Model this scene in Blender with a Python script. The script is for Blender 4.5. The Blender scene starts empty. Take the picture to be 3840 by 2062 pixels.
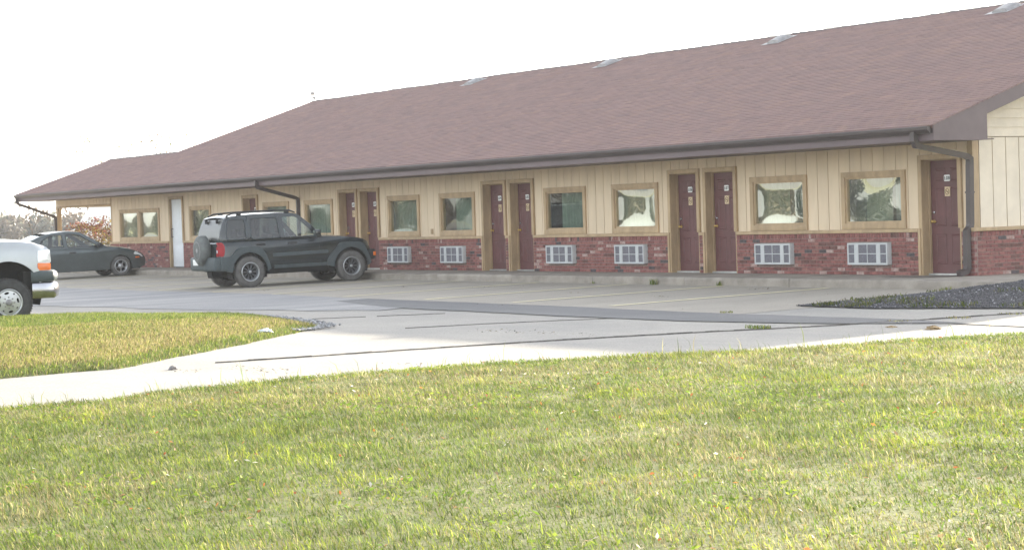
import bpy, bmesh, math, random
import numpy as np
from mathutils import Vector, Matrix
from mathutils.geometry import delaunay_2d_cdt

sc = bpy.context.scene
C = sc.collection
PI = math.pi
random.seed(7)
rng = np.random.default_rng(11)

# ------------------------------------------------------------------ camera
cam_d = bpy.data.cameras.new('camera')
cam = bpy.data.objects.new('camera', cam_d)
C.objects.link(cam)
CAM = Vector((25.1105, -26.0351, 1.4738))
r_ = Vector((0.546167, 0.837064, -0.032031))
u_ = Vector((-0.007406, 0.043061, 0.999045))
f_ = Vector((-0.837644, 0.545408, -0.029718))
cam.matrix_world = Matrix(((r_.x, u_.x, -f_.x, CAM.x), (r_.y, u_.y, -f_.y, CAM.y), (r_.z, u_.z, -f_.z, CAM.z), (0, 0, 0, 1)))
cam_d.sensor_width = 36.0
cam_d.sensor_fit = 'HORIZONTAL'
cam_d.lens = 36.0 * 7545.6 / 3840.0
cam_d.clip_start = 0.1
cam_d.clip_end = 4000
sc.camera = cam

# ------------------------------------------------------------------ sky, sun, exposure
sun_to = Vector((-1.27, 3.44, 1.0)).normalized()
SUN_EL = math.asin(sun_to.z)
SUN_AZ = math.atan2(sun_to.x, sun_to.y)          # from +Y towards +X
world = bpy.data.worlds.new('World')
sc.world = world
world.use_nodes = True
wn = world.node_tree.nodes; wl = world.node_tree.links
wn.clear()
wo = wn.new('ShaderNodeOutputWorld'); wb = wn.new('ShaderNodeBackground'); sk = wn.new('ShaderNodeTexSky')
sk.sky_type = 'NISHITA'; sk.sun_disc = False
sk.sun_elevation = SUN_EL; sk.sun_rotation = SUN_AZ
sk.altitude = 200; sk.air_density = 1.0; sk.dust_density = 2.0; sk.ozone_density = 1.0
wb.inputs['Strength'].default_value = 0.15
hs = wn.new('ShaderNodeHueSaturation'); hs.inputs['Saturation'].default_value = 0.32      # thin high haze takes the blue out of the sky
wl.new(sk.outputs[0], hs.inputs['Color']); wl.new(hs.outputs[0], wb.inputs[0]); wl.new(wb.outputs[0], wo.inputs[0])
sl = bpy.data.lights.new('sun', 'SUN'); sl.energy = 4.2; sl.angle = math.radians(0.6); sl.color = (1.0, 0.90, 0.72)
so = bpy.data.objects.new('sun', sl); C.objects.link(so)
so.rotation_euler = sun_to.to_track_quat('Z', 'Y').to_euler()
so.location = (-20, 60, 30)
sc.view_settings.view_transform = 'Standard'
sc.view_settings.look = 'None'
sc.view_settings.exposure = 2.13
sc.view_settings.gamma = 1.0
sc.view_settings.use_curve_mapping = False
sc.cycles.max_bounces = 8
sc.cycles.transparent_max_bounces = 12
sc.cycles.volume_bounces = 1

# ------------------------------------------------------------------ helpers
def link(o, parent=None):
    C.objects.link(o)
    if parent is not None:
        o.parent = parent
    return o

def tag(o, label=None, cat=None, group=None, kind=None):
    if label: o['label'] = label
    if cat: o['category'] = cat
    if group: o['group'] = group
    if kind: o['kind'] = kind
    return o

def empty(name, loc=(0, 0, 0), rz=0.0, parent=None):
    o = bpy.data.objects.new(name, None)
    o.empty_display_size = 0.3
    o.location = loc
    o.rotation_euler = (0, 0, rz)
    return link(o, parent)

class MB:
    """collects geometry for one mesh"""
    def __init__(s):
        s.v = []; s.f = []; s.m = []; s.sm = []
    def add(s, vs, fs, mi=0, smooth=False):
        b = len(s.v)
        s.v.extend([tuple(v) for v in vs])
        for f in fs:
            s.f.append(tuple(b + i for i in f)); s.m.append(mi); s.sm.append(smooth)
        return s
    def box(s, x0, x1, y0, y1, z0, z1, mi=0):
        vs = [(x0, y0, z0), (x1, y0, z0), (x1, y1, z0), (x0, y1, z0), (x0, y0, z1), (x1, y0, z1), (x1, y1, z1), (x0, y1, z1)]
        return s.add(vs, [(0, 3, 2, 1), (4, 5, 6, 7), (0, 1, 5, 4), (1, 2, 6, 5), (2, 3, 7, 6), (3, 0, 4, 7)], mi)
    def bbox(s, x0, x1, y0, y1, z0, z1, b=0.01, mi=0):
        """box with chamfered edges"""
        bm = bmesh.new()
        bmesh.ops.create_cube(bm, size=1.0)
        for v in bm.verts:
            v.co = Vector(((x0 + x1) / 2 + v.co.x * (x1 - x0), (y0 + y1) / 2 + v.co.y * (y1 - y0), (z0 + z1) / 2 + v.co.z * (z1 - z0)))
        bmesh.ops.bevel(bm, geom=bm.edges[:], offset=b, segments=2, profile=0.6, affect='EDGES')
        bm.verts.index_update()
        s.add([v.co[:] for v in bm.verts], [[v.index for v in f.verts] for f in bm.faces], mi, True)
        bm.free()
        return s
    def prism(s, poly, a0, a1, axis, mi=0):
        """poly: 2D points in the two other axes (in cyclic order), extruded along axis from a0 to a1"""
        n = len(poly)
        def P(a, q):
            if axis == 0: return (a, q[0], q[1])
            if axis == 1: return (q[0], a, q[1])
            return (q[0], q[1], a)
        vs = [P(a0, q) for q in poly] + [P(a1, q) for q in poly]
        fs = [tuple(range(n))[::-1], tuple(range(n, 2 * n))]
        fs += [(i, (i + 1) % n, n + (i + 1) % n, n + i) for i in range(n)]
        return s.add(vs, fs, mi)
    def lathe(s, prof, c, axis='y', n=32, mi=0, smooth=True):
        """prof: (radius, offset along axis)"""
        vs = []; fs = []
        k = len(prof)
        for i in range(n):
            a = 2 * PI * i / n
            for (r, h) in prof:
                ca, sa = r * math.cos(a), r * math.sin(a)
                if axis == 'y': vs.append((c[0] + ca, c[1] + h, c[2] + sa))
                elif axis == 'z': vs.append((c[0] + ca, c[1] + sa, c[2] + h))
                else: vs.append((c[0] + h, c[1] + ca, c[2] + sa))
        for i in range(n):
            j = (i + 1) % n
            for q in range(k - 1):
                fs.append((i * k + q, j * k + q, j * k + q + 1, i * k + q + 1))
        return s.add(vs, fs, mi, smooth)
    def tube(s, pts, rad, n=8, mi=0, smooth=True, cap=True, flat=None):
        """tube along points; rad a number or list; flat=(a,b) gives an elliptical / boxy section"""
        P = [Vector(p) for p in pts]
        if not hasattr(rad, '__len__'): rad = [rad] * len(P)
        vs = []; fs = []
        prev = None
        for i, p in enumerate(P):
            if i == 0: t = (P[1] - P[0])
            elif i == len(P) - 1: t = (P[-1] - P[-2])
            else: t = (P[i + 1] - P[i]).normalized() + (P[i] - P[i - 1]).normalized()
            t.normalize()
            if prev is None:
                ref = Vector((0, 0, 1)) if abs(t.z) < 0.9 else Vector((1, 0, 0))
                nx = t.cross(ref).normalized()
            else:
                nx = (prev - t * prev.dot(t)).normalized()
            prev = nx
            ny = t.cross(nx)
            for k in range(n):
                a = 2 * PI * k / n + (PI / n)
                q = p + (nx * math.cos(a) + ny * math.sin(a)) * rad[i]
                vs.append(q[:])
        for i in range(len(P) - 1):
            for k in range(n):
                l = (k + 1) % n
                fs.append((i * n + k, i * n + l, (i + 1) * n + l, (i + 1) * n + k))
        if cap:
            fs.append(tuple(range(n))[::-1]); fs.append(tuple((len(P) - 1) * n + k for k in range(n)))
        return s.add(vs, fs, mi, smooth)
    def mesh(s, name, mats):
        me = bpy.data.meshes.new(name)
        me.from_pydata(s.v, [], s.f)
        for m in (mats if isinstance(mats, (list, tuple)) else [mats]): me.materials.append(m)
        me.polygons.foreach_set('material_index', s.m)
        me.polygons.foreach_set('use_smooth', s.sm)
        me.update()
        return me
    def build(s, name, mats, parent=None, loc=None):
        o = bpy.data.objects.new(name, s.mesh(name, mats))
        if loc: o.location = loc
        return link(o, parent)

def inpoly(p, poly):
    x, y = p; c = False
    n = len(poly); j = n - 1
    for i in range(n):
        xi, yi = poly[i]; xj, yj = poly[j]
        if (yi > y) != (yj > y) and x < (xj - xi) * (y - yi) / (yj - yi) + xi: c = not c
        j = i
    return c

def tri2d(outer, holes=(), step=None):
    """triangulated 2D region with holes and interior grid points"""
    vs = []; es = []
    for L in [outer] + list(holes):
        b = len(vs)
        vs += [Vector(p) for p in L]
        es += [(b + i, b + (i + 1) % len(L)) for i in range(len(L))]
    if step:
        xs = [p[0] for p in outer]; ys = [p[1] for p in outer]
        x = min(xs) + step * .5
        k = 0
        while x < max(xs):
            y = min(ys) + step * (.5 if k % 2 else .25)
            while y < max(ys):
                if inpoly((x, y), outer) and not any(inpoly((x, y), h) for h in holes):
                    vs.append(Vector((x, y)))
                y += step
            x += step; k += 1
    r = delaunay_2d_cdt(vs, es, [], 1, 1e-6)
    V = [tuple(v) for v in r[0]]
    F = []
    for f in r[2]:
        cx = sum(V[i][0] for i in f) / len(f); cy = sum(V[i][1] for i in f) / len(f)
        if inpoly((cx, cy), outer) and not any(inpoly((cx, cy), h) for h in holes): F.append(tuple(f))
    return V, F

def rounded(pts, r, n=4):
    """round the corners of a 2D polygon"""
    out = []
    N = len(pts)
    for i in range(N):
        p0 = Vector(pts[i - 1]); p = Vector(pts[i]); p1 = Vector(pts[(i + 1) % N])
        a = (p0 - p); b = (p1 - p)
        rr = min(r, a.length * .45, b.length * .45)
        A = p + a.normalized() * rr; B = p + b.normalized() * rr
        for k in range(n + 1):
            t = k / n
            out.append(tuple(A * (1 - t) ** 2 + p * 2 * t * (1 - t) + B * t * t))
    return out

def circ(cx, cy, r, n=24, a0=0.0, a1=2 * PI, ry=None, rot=0.0):
    ry = ry or r
    res = []
    for i in range(n):
        a = a0 + (a1 - a0) * i / n
        x, y = r * math.cos(a), ry * math.sin(a)
        res.append((cx + x * math.cos(rot) - y * math.sin(rot), cy + x * math.sin(rot) + y * math.cos(rot)))
    return res

# ------------------------------------------------------------------ materials
def newmat(name):
    m = bpy.data.materials.new(name); m.use_nodes = True
    nt = m.node_tree
    return m, nt, nt.nodes['Principled BSDF']

def pm(name, col, rough=0.7, metal=0.0, var=0.12, scale=6.0, bump=0.0, bscale=40.0, spec=0.4, col2=None, stretch=None, coat=0.0, detail=6.0, rand=0.0):
    """principled material with world-space noise variation between col and col2"""
    m, nt, b = newmat(name)
    N = nt.nodes; L = nt.links
    b.inputs['Roughness'].default_value = rough
    b.inputs['Metallic'].default_value = metal
    b.inputs['Specular IOR Level'].default_value = spec
    if coat:
        b.inputs['Coat Weight'].default_value = coat; b.inputs['Coat Roughness'].default_value = 0.06
    geo = N.new('ShaderNodeNewGeometry')
    mp = N.new('ShaderNodeMapping')
    L.new(geo.outputs['Position'], mp.inputs[0])
    if stretch: mp.inputs['Scale'].default_value = stretch
    nz = N.new('ShaderNodeTexNoise'); nz.inputs['Scale'].default_value = scale; nz.inputs['Detail'].default_value = detail; nz.inputs['Roughness'].default_value = 0.65
    L.new(mp.outputs[0], nz.inputs['Vector'])
    ra = N.new('ShaderNodeValToRGB')
    c2 = col2 if col2 else tuple(max(0, c * (1 - var * 2)) for c in col)
    c1 = col if col2 else tuple(min(1, c * (1 + var)) for c in col)
    ra.color_ramp.elements[0].position = 0.32; ra.color_ramp.elements[0].color = (*c2, 1)
    ra.color_ramp.elements[1].position = 0.68; ra.color_ramp.elements[1].color = (*c1, 1)
    L.new(nz.outputs['Fac'], ra.inputs[0])
    out = ra.outputs[0]
    if rand:
        oi = N.new('ShaderNodeObjectInfo')
        hs = N.new('ShaderNodeHueSaturation')
        mr = N.new('ShaderNodeMapRange'); mr.inputs['To Min'].default_value = 1 - rand; mr.inputs['To Max'].default_value = 1 + rand
        L.new(oi.outputs['Random'], mr.inputs[0]); L.new(mr.outputs[0], hs.inputs['Value']); L.new(out, hs.inputs['Color'])
        out = hs.outputs[0]
    L.new(out, b.inputs['Base Color'])
    if bump:
        n2 = N.new('ShaderNodeTexNoise'); n2.inputs['Scale'].default_value = bscale; n2.inputs['Detail'].default_value = 4
        L.new(mp.outputs[0], n2.inputs['Vector'])
        bp = N.new('ShaderNodeBump'); bp.inputs['Strength'].default_value = bump; bp.inputs['Distance'].default_value = 0.02
        L.new(n2.outputs['Fac'], bp.inputs['Height']); L.new(bp.outputs[0], b.inputs['Normal'])
    return m

def attrmat(name, rough=0.7, trans=0.0, spec=0.25, attr='Col', tint=(1, 1, 1)):
    """colour from a per-vertex attribute, optional leaf translucency"""
    m, nt, b = newmat(name)
    N = nt.nodes; L = nt.links
    a = N.new('ShaderNodeAttribute'); a.attribute_name = attr
    b.inputs['Roughness'].default_value = rough
    b.inputs['Specular IOR Level'].default_value = spec
    L.new(a.outputs['Color'], b.inputs['Base Color'])
    if trans:
        t = N.new('ShaderNodeBsdfTranslucent'); mx = N.new('ShaderNodeMixShader')
        mx.inputs[0].default_value = trans
        L.new(a.outputs['Color'], t.inputs[0]); L.new(b.outputs[0], mx.inputs[1]); L.new(t.outputs[0], mx.inputs[2])
        L.new(mx.outputs[0], nt.nodes['Material Output'].inputs[0])
    return m

def glassmat(name, tint, refl=0.25, rough=0.0, rcol=(1, 1, 1)):
    """thin window pane: see-through tint plus mirror reflection that grows at grazing angles"""
    m, nt, b = newmat(name)
    N = nt.nodes; L = nt.links
    N.remove(b)
    tr = N.new('ShaderNodeBsdfTransparent'); tr.inputs[0].default_value = (*tint, 1)
    gl = N.new('ShaderNodeBsdfGlossy'); gl.inputs['Roughness'].default_value = rough; gl.inputs['Color'].default_value = (*rcol, 1)
    lw = N.new('ShaderNodeLayerWeight'); lw.inputs[0].default_value = 0.5
    pw = N.new('ShaderNodeMath'); pw.operation = 'POWER'; pw.inputs[1].default_value = 5.0
    L.new(lw.outputs['Facing'], pw.inputs[0])
    mr = N.new('ShaderNodeMapRange'); mr.inputs['To Min'].default_value = refl + 0.05; mr.inputs['To Max'].default_value = 1.0
    L.new(pw.outputs[0], mr.inputs[0])
    mx = N.new('ShaderNodeMixShader')
    L.new(mr.outputs[0], mx.inputs[0]); L.new(tr.outputs[0], mx.inputs[1]); L.new(gl.outputs[0], mx.inputs[2])
    L.new(mx.outputs[0], nt.nodes['Material Output'].inputs[0])
    return m

M = {}
M['cream'] = pm('cream_siding', (0.68, 0.545, 0.385), 0.75, var=0.05, scale=2.2, bump=0.15, bscale=60, stretch=(1, 1, .25), rand=0.035)
M['groove'] = pm('siding_groove_shade', (0.50, 0.40, 0.28), 0.9, var=0.1)  # same cream made darker: shade inside the grooves is put into the colour
M['cream_lit'] = pm('lit_cream_siding', (0.72, 0.63, 0.50), 0.7, var=0.05, scale=2.0, bump=0.1, bscale=60, rand=0.03)  # lighter copy of the cream, the end wall's brighter light put into its colour
M['tan'] = pm('tan_trim_paint', (0.44, 0.315, 0.185), 0.6, var=0.12, scale=5, bump=0.15, bscale=50, stretch=(1, 1, .3))
M['maroon'] = pm('maroon_door_paint', (0.125, 0.047, 0.047), 0.5, var=0.10, scale=3, spec=0.4)
M['fascia'] = pm('brown_fascia_metal', (0.115, 0.080, 0.086), 0.45, var=0.10, scale=2, spec=0.5, stretch=(.4, 1, 1))
M['gutter'] = pm('dark_brown_gutter_metal', (0.065, 0.050, 0.050), 0.38, var=0.12, scale=3, spec=0.5, stretch=(.4, 1, 1))
M['soffit'] = pm('brown_soffit', (0.16, 0.12, 0.10), 0.7, var=0.1)
M['roofback'] = pm('asphalt_roofing', (0.20, 0.125, 0.11), 0.9, var=0.2, scale=8)
M['mortar'] = pm('mortar', (0.26, 0.185, 0.165), 0.95, var=0.15, scale=20, bump=0.3)
M['white_paint'] = pm('white_door_paint', (0.72, 0.74, 0.76), 0.5, var=0.03)
M['threshold'] = pm('aluminium_threshold', (0.55, 0.55, 0.53), 0.4, metal=0.6, var=0.1)
M['plate'] = pm('white_plate', (0.80, 0.80, 0.78), 0.5, var=0.02)
M['ink'] = pm('dark_ink', (0.04, 0.04, 0.045), 0.6, var=0.05)
M['tanplate'] = pm('tan_plate', (0.62, 0.48, 0.30), 0.5, var=0.04)
M['brown_ink'] = pm('brown_ink', (0.16, 0.09, 0.04), 0.6, var=0.05)
M['brass'] = pm('brass', (0.72, 0.50, 0.16), 0.28, metal=1.0, var=0.06)
M['chrome'] = pm('chrome', (0.42, 0.42, 0.45), 0.2, metal=1.0, var=0.03)
M['ac_white'] = pm('grey_white_vent_plastic', (0.50, 0.51, 0.51), 0.5, var=0.05, scale=9)
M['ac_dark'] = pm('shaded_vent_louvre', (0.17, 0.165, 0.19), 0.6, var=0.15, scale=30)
M['curtain'] = pm('pale_green_curtain', (0.50, 0.54, 0.42), 0.9, var=0.10, scale=3)
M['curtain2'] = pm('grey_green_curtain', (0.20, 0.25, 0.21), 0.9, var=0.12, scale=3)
M['room'] = pm('dim_room_wall', (0.10, 0.09, 0.08), 0.9, var=0.1)
M['pane'] = glassmat('window_pane', (0.80, 0.86, 0.80), 0.08, rcol=(0.97, 1.0, 0.95))
M['pane2'] = glassmat('window_pane_mirrored', (0.7, 0.78, 0.7), 0.40, rcol=(0.97, 1.0, 0.93))
M['vent_metal'] = pm('galvanised_vent', (0.30, 0.29, 0.29), 0.5, metal=0.3, var=0.12, scale=12)
M['sidewalk'] = pm('weathered_sidewalk_concrete', (0.31, 0.275, 0.235), 0.9, var=0.16, scale=2.2, bump=0.4, bscale=70)
M['yellow'] = pm('worn_yellow_paint', (0.74, 0.66, 0.40), 0.8, col2=(0.56, 0.51, 0.36), scale=3)
M['weed'] = attrmat('leaf', 0.7, 0.35, 0.15)

# ------------------------------------------------------------------ ground and paving
def gz(y):
    return -0.1 * min(1.0, max(0.0, (-1.7 - y) / 6.6))
def gzn(y):
    return -0.1 * np.clip((-1.7 - y) / 6.6, 0, 1)
def sst(a, b, x):
    t = np.clip((x - a) / (b - a), 0, 1); return t * t * (3 - 2 * t)
def terr(x, y):
    """terrain: level by the motel, falling away to the west"""
    return -0.17 - 5.7 * sst(62, 250, -x) - 0.5 * sst(40, 120, y)

def vnoise(x, y, s, seed=0):
    """cheap 2D value noise for numpy arrays"""
    r = np.random.default_rng(seed); T = r.random((257, 257))
    X = np.asarray(x) / s + 1000.3; Y = np.asarray(y) / s + 1000.7
    xi = np.floor(X).astype(int); yi = np.floor(Y).astype(int); fx = X - xi; fy = Y - yi
    fx = fx * fx * (3 - 2 * fx); fy = fy * fy * (3 - 2 * fy)
    a = T[xi % 257, yi % 257]; b = T[(xi + 1) % 257, yi % 257]; c = T[xi % 257, (yi + 1) % 257]; d = T[(xi + 1) % 257, (yi + 1) % 257]
    return (a * (1 - fx) + b * fx) * (1 - fy) + (c * (1 - fx) + d * fx) * fy

def grid_obj(name, xs, ys, zf, mat, parent=None):
    X, Y = np.meshgrid(np.array(xs), np.array(ys), indexing='ij')
    Z = zf(X, Y)
    nx, ny = len(xs), len(ys)
    vs = np.stack([X.ravel(), Y.ravel(), Z.ravel()], 1)
    fs = [(i * ny + j, (i + 1) * ny + j, (i + 1) * ny + j + 1, i * ny + j + 1) for i in range(nx - 1) for j in range(ny - 1)]
    me = bpy.data.meshes.new(name); me.from_pydata(vs.tolist(), [], fs); me.materials.append(mat); me.update()
    me.polygons.foreach_set('use_smooth', [True] * len(fs))
    return link(bpy.data.objects.new(name, me), parent)

M['field'] = pm('dry_field_grass', (0.22, 0.22, 0.10), 0.95, col2=(0.30, 0.26, 0.14), scale=0.15, bump=0.5, bscale=3)
g = grid_obj('ground', sorted(set(list(np.linspace(-480, 460, 48)) + list(np.linspace(-80, 40, 25)))), sorted(set(list(np.linspace(-460, 480, 48)) + list(np.linspace(-60, 60, 25)))), terr, M['field'])
tag(g, kind='structure')

def concrete(name, c1, c2, scale, spot, streak=(1, 1, 1), rough=0.85, bump=0.25):
    """paving: broad tone changes, fine aggregate and dark spots"""
    m, nt, b = newmat(name)
    N = nt.nodes; L = nt.links
    b.inputs['Roughness'].default_value = rough; b.inputs['Specular IOR Level'].default_value = 0.25
    geo = N.new('ShaderNodeNewGeometry'); mp = N.new('ShaderNodeMapping'); mp.inputs['Scale'].default_value = streak
    L.new(geo.outputs['Position'], mp.inputs[0])
    a = N.new('ShaderNodeTexNoise'); a.inputs['Scale'].default_value = scale; a.inputs['Detail'].default_value = 8; a.inputs['Roughness'].default_value = 0.68
    L.new(mp.outputs[0], a.inputs['Vector'])
    r = N.new('ShaderNodeValToRGB'); r.color_ramp.elements[0].color = (*c2, 1); r.color_ramp.elements[1].color = (*c1, 1)
    r.color_ramp.elements[0].position = 0.35; r.color_ramp.elements[1].position = 0.66
    L.new(a.outputs['Fac'], r.inputs[0])
    f = N.new('ShaderNodeTexNoise'); f.inputs['Scale'].default_value = 45; f.inputs['Detail'].default_value = 5
    L.new(geo.outputs['Position'], f.inputs['Vector'])
    r2 = N.new('ShaderNodeValToRGB'); r2.color_ramp.elements[0].color = (0.72, 0.72, 0.72, 1); r2.color_ramp.elements[1].color = (1.12, 1.12, 1.12, 1)
    r2.color_ramp.elements[0].position = 0.35; r2.color_ramp.elements[1].position = 0.65
    L.new(f.outputs['Fac'], r2.inputs[0])
    mu = N.new('ShaderNodeMixRGB'); mu.blend_type = 'MULTIPLY'; mu.inputs[0].default_value = 0.7
    L.new(r.outputs[0], mu.inputs[1]); L.new(r2.outputs[0], mu.inputs[2])
    v = N.new('ShaderNodeTexNoise'); v.inputs['Scale'].default_value = 1.7; v.inputs['Detail'].default_value = 9; v.inputs['Roughness'].default_value = 0.75
    mp2 = N.new('ShaderNodeMapping'); mp2.inputs['Location'].default_value = (31, 7, 3); L.new(geo.outputs['Position'], mp2.inputs[0]); L.new(mp2.outputs[0], v.inputs['Vector'])
    r3 = N.new('ShaderNodeValToRGB'); r3.color_ramp.elements[0].position = 0.66; r3.color_ramp.elements[1].position = 0.74
    r3.color_ramp.elements[0].color = (0, 0, 0, 1); r3.color_ramp.elements[1].color = (spot, spot, spot, 1)
    L.new(v.outputs['Fac'], r3.inputs[0])
    mx = N.new('ShaderNodeMixRGB'); mx.blend_type = 'MIX'; mx.inputs[2].default_value = (c2[0] * .45, c2[1] * .45, c2[2] * .45, 1)
    L.new(r3.outputs[0], mx.inputs[0]); L.new(mu.outputs[0], mx.inputs[1])
    L.new(mx.outputs[0], b.inputs['Base Color'])
    bp = N.new('ShaderNodeBump'); bp.inputs['Strength'].default_value = bump; bp.inputs['Distance'].default_value = 0.01
    L.new(f.outputs['Fac'], bp.inputs['Height']); L.new(bp.outputs[0], b.inputs['Normal'])
    return m

M['lot'] = concrete('beige_parking_concrete', (0.375, 0.337, 0.285), (0.295, 0.268, 0.23), 0.55, 0.5, (1, .45, 1))
M['drive'] = concrete('grey_driveway_concrete', (0.335, 0.315, 0.285), (0.26, 0.25, 0.235), 0.5, 0.35, (.55, 1, 1))
M['strip'] = concrete('dark_sealed_strip', (0.16, 0.158, 0.16), (0.122, 0.122, 0.127), 0.8, 0.3, (.3, 1, 1))
M['asph'] = concrete('blue_grey_worn_asphalt', (0.33, 0.322, 0.315), (0.205, 0.204, 0.212), 1.3, 0.35, (.9, .10, 1))
M['crack'] = pm('joint_dirt', (0.11, 0.10, 0.09), 0.95, var=0.3, scale=8)

ysl = list(np.linspace(-7.35, -1.70, 9))
lot = grid_obj('parking_lot', list(np.linspace(-75, 2.2, 20)), ysl, lambda x, y: gzn(y), M['lot'])
tag(lot, kind='structure')
drv = grid_obj('driveway', list(np.linspace(-75, 30, 30)), [-60, -40, -30, -24, -20, -16, -13, -10, -8.3, -7.30, -6.0, -4.5, -3.0], lambda x, y: gzn(y) - 0.004, M['drive'])
tag(drv, kind='structure')
def sheet(name, poly, dz, mat, parent, step=0.5):
    V, F = tri2d(poly, (), step)
    me = bpy.data.meshes.new(name)
    me.from_pydata([(x, y, gz(y) + dz) for x, y in V], [], [tuple(f) for f in F]); me.materials.append(mat); me.update()
    for p in me.polygons:
        if p.normal.z < 0: p.flip()
    return link(bpy.data.objects.new(name, me), parent)
def wob(pts, amp, seg=0.35, seed=1):
    """subdivide an open polyline and wobble it"""
    rr = random.Random(seed); out = []
    for a, b in zip(pts[:-1], pts[1:]):
        n = max(1, int(math.dist(a, b) / seg))
        for k in range(n):
            t = k / n
            out.append((a[0] + (b[0] - a[0]) * t + rr.uniform(-amp, amp), a[1] + (b[1] - a[1]) * t + rr.uniform(-amp, amp)))
    out.append(pts[-1])
    return out
asph = sheet('asphalt_patch', wob([(-70, -6.6), (-21, -6.9), (-18.4, -6.7), (-14.2, -6.6), (-10.5, -6.85), (-6.2, -6.95)], .05, .8) + wob([(-5.2, -9.0), (-7.5, -9.9), (-9.5, -10.6), (-14, -11.2), (-24, -12.5), (-70, -13.2)], .15, .8, 3), 0.0035, M['asph'], drv, 1.2)
strip = sheet('sealed_strip', wob([(-9.5, -6.9), (-5.8, -6.92), (-2.2, -7.03), (1.2, -7.2), (3.7, -7.17), (5.6, -7.12), (6.9, -7.28)], .03, .4, 5) + wob([(5.6, -7.85), (4.6, -8.2), (2.6, -8.55), (-.3, -8.6), (-3.8, -8.45), (-5.7, -8.4), (-9.5, -7.6)], .03, .4, 6), 0.0075, M['strip'], drv, .6)
def crackline(name, pts, w, dz, seed, parent, gap=0.0, hgt=0.006):
    c = wob(pts, .018, .18, seed)
    rr = random.Random(seed + 9)
    mb = MB()
    for i, (a, b) in enumerate(zip(c[:-1], c[1:])):
        if rr.random() < gap: continue
        d = Vector((b[0] - a[0], b[1] - a[1])); n = Vector((-d.y, d.x)).normalized()
        w1 = w * rr.uniform(.5, 1.2) / 2; w2 = w * rr.uniform(.5, 1.2) / 2
        h1 = hgt * rr.uniform(.6, 1.2)       # lifted joint filler
        za, zb_ = gz(a[1]) + dz, gz(b[1]) + dz
        mb.add([(a[0] + n.x * w1, a[1] + n.y * w1, za - .012), (a[0], a[1], za + h1), (a[0] - n.x * w1, a[1] - n.y * w1, za - .012), (b[0] + n.x * w2, b[1] + n.y * w2, zb_ - .012), (b[0], b[1], zb_ + h1), (b[0] - n.x * w2, b[1] - n.y * w2, zb_ - .012)], [(0, 1, 4, 3), (1, 2, 5, 4)])
    return mb.build(name, M['crack'], parent)
crackline('slab_joint', [(4.05, -16.4), (4.18, -14.8), (4.3, -13.35), (4.44, -12.07), (4.87, -10.13), (5.59, -7.67), (5.8, -7.12), (6.25, -5.58)], .075, .004, 1, drv, .0, .010)
crackline('slab_joint', [(0.05, -11.6), (.27, -10.42), (.63, -9.36), (1.1, -8.4)], .03, .004, 2, drv, .04, .004)
crackline('slab_joint', [(-3.9, -11.0), (-3.6, -10.2), (-3.1, -9.0)], .035, .004, 4, drv, .05, .003)
crackline('slab_joint', [(5.59, -7.67), (6.7, -7.4), (8.5, -7.5)], .045, .004, 8, drv, .1, .003)
for i, px in enumerate([-1.75, -4.72, -7.75, -11.0, -14.25, -17.35, -20.4, -23.5, -26.6, -29.8, -32.9]):
    mb = MB()
    ys = np.linspace(-6.62, -1.86, 14)
    rr = random.Random(i)
    for a, b in zip(ys[:-1], ys[1:]):
        w = .085 + rr.uniform(-.008, .008); o = 0.0
        mb.add([(px - w + o, a, gz(a) + .006), (px + w + o, a, gz(a) + .006), (px + w + o, b, gz(b) + .006), (px - w + o, b, gz(b) + .006)], [(0, 1, 2, 3)])
    mb.build('parking_line', M['yellow'], lot)

# sidewalk slab with a rounded curb, in cast lengths with gaps between them
swalk = empty('sidewalk', (0, 0, 0)); tag(swalk, kind='structure')
prof = [(-1.775, -.12), (-1.77, .10), (-1.765, .135), (-1.74, .150), (-1.70, .153), (0.0, .15), (0.0, -.12)]
cuts = [-46.5, -43.3, -40.2, -37.1, -34.0, -30.9, -27.8, -24.7, -21.6, -18.5, -15.4, -12.2, -9.1, -6.0, -2.9, 0.16]
rr = random.Random(3)
for a, b in zip(cuts[:-1], cuts[1:]):
    mb = MB(); dz = rr.uniform(-.004, .004)
    mb.prism([(y + rr.uniform(-.006, .006) * (y < -1), z + dz) for y, z in prof], a + .008, b - .008, 0)
    mb.build('sidewalk_slab', M['sidewalk'], swalk)
mb = MB(); mb.prism([(y - .02 * (y < -1), z - .002) for y, z in prof], 0.166, 2.3, 0); mb.build('sidewalk_slab', M['sidewalk'], swalk)
mb = MB(); mb.bbox(0.0, 2.2, .006, 17.5, -.12, .147, .012); mb.build('sidewalk_slab', M['sidewalk'], swalk)
mb = MB(); mb.bbox(-52, -39.6, .006, 7.5, -.12, .147, .012); mb.build('sidewalk_slab', M['sidewalk'], swalk)
mb = MB(); pts = [(-1.62, -.62), (-1.2, -.78), (-.7, -.66), (-.2, -.4), (-.05, -.28), (-.1, -.2), (-.5, -.33), (-1.1, -.48)]
V, F = tri2d(rounded(pts, .15), (), .2)
mb.add([(x, y, .1585) for x, y in V], F)
M['wet'] = pm('damp_stain', (0.10, 0.095, 0.10), 0.35, var=0.25, scale=4)
wst = mb.build('damp_patch', M['wet'], swalk)

# ------------------------------------------------------------------ the motel
XL = -39.7                      # left end of the walled part
SOF = 2.51                      # soffit height
EAVE_Y = -1.45; ROOF0_Y = -1.50; ROOF0_Z = 2.765; PIT = 1 / 3.0
RIDGE_Y = 7.45; LOW_Y = 2.15
def roofz(y): return ROOF0_Z + PIT * (y - ROOF0_Y)
XR = 0.55; XM = -38.95; XLL = -44.95
motel = empty('motel_building', (0, 0, 0))
tag(motel, 'long single-storey cream motel with brick base, maroon doors and brown shingle roof', 'building')

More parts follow.
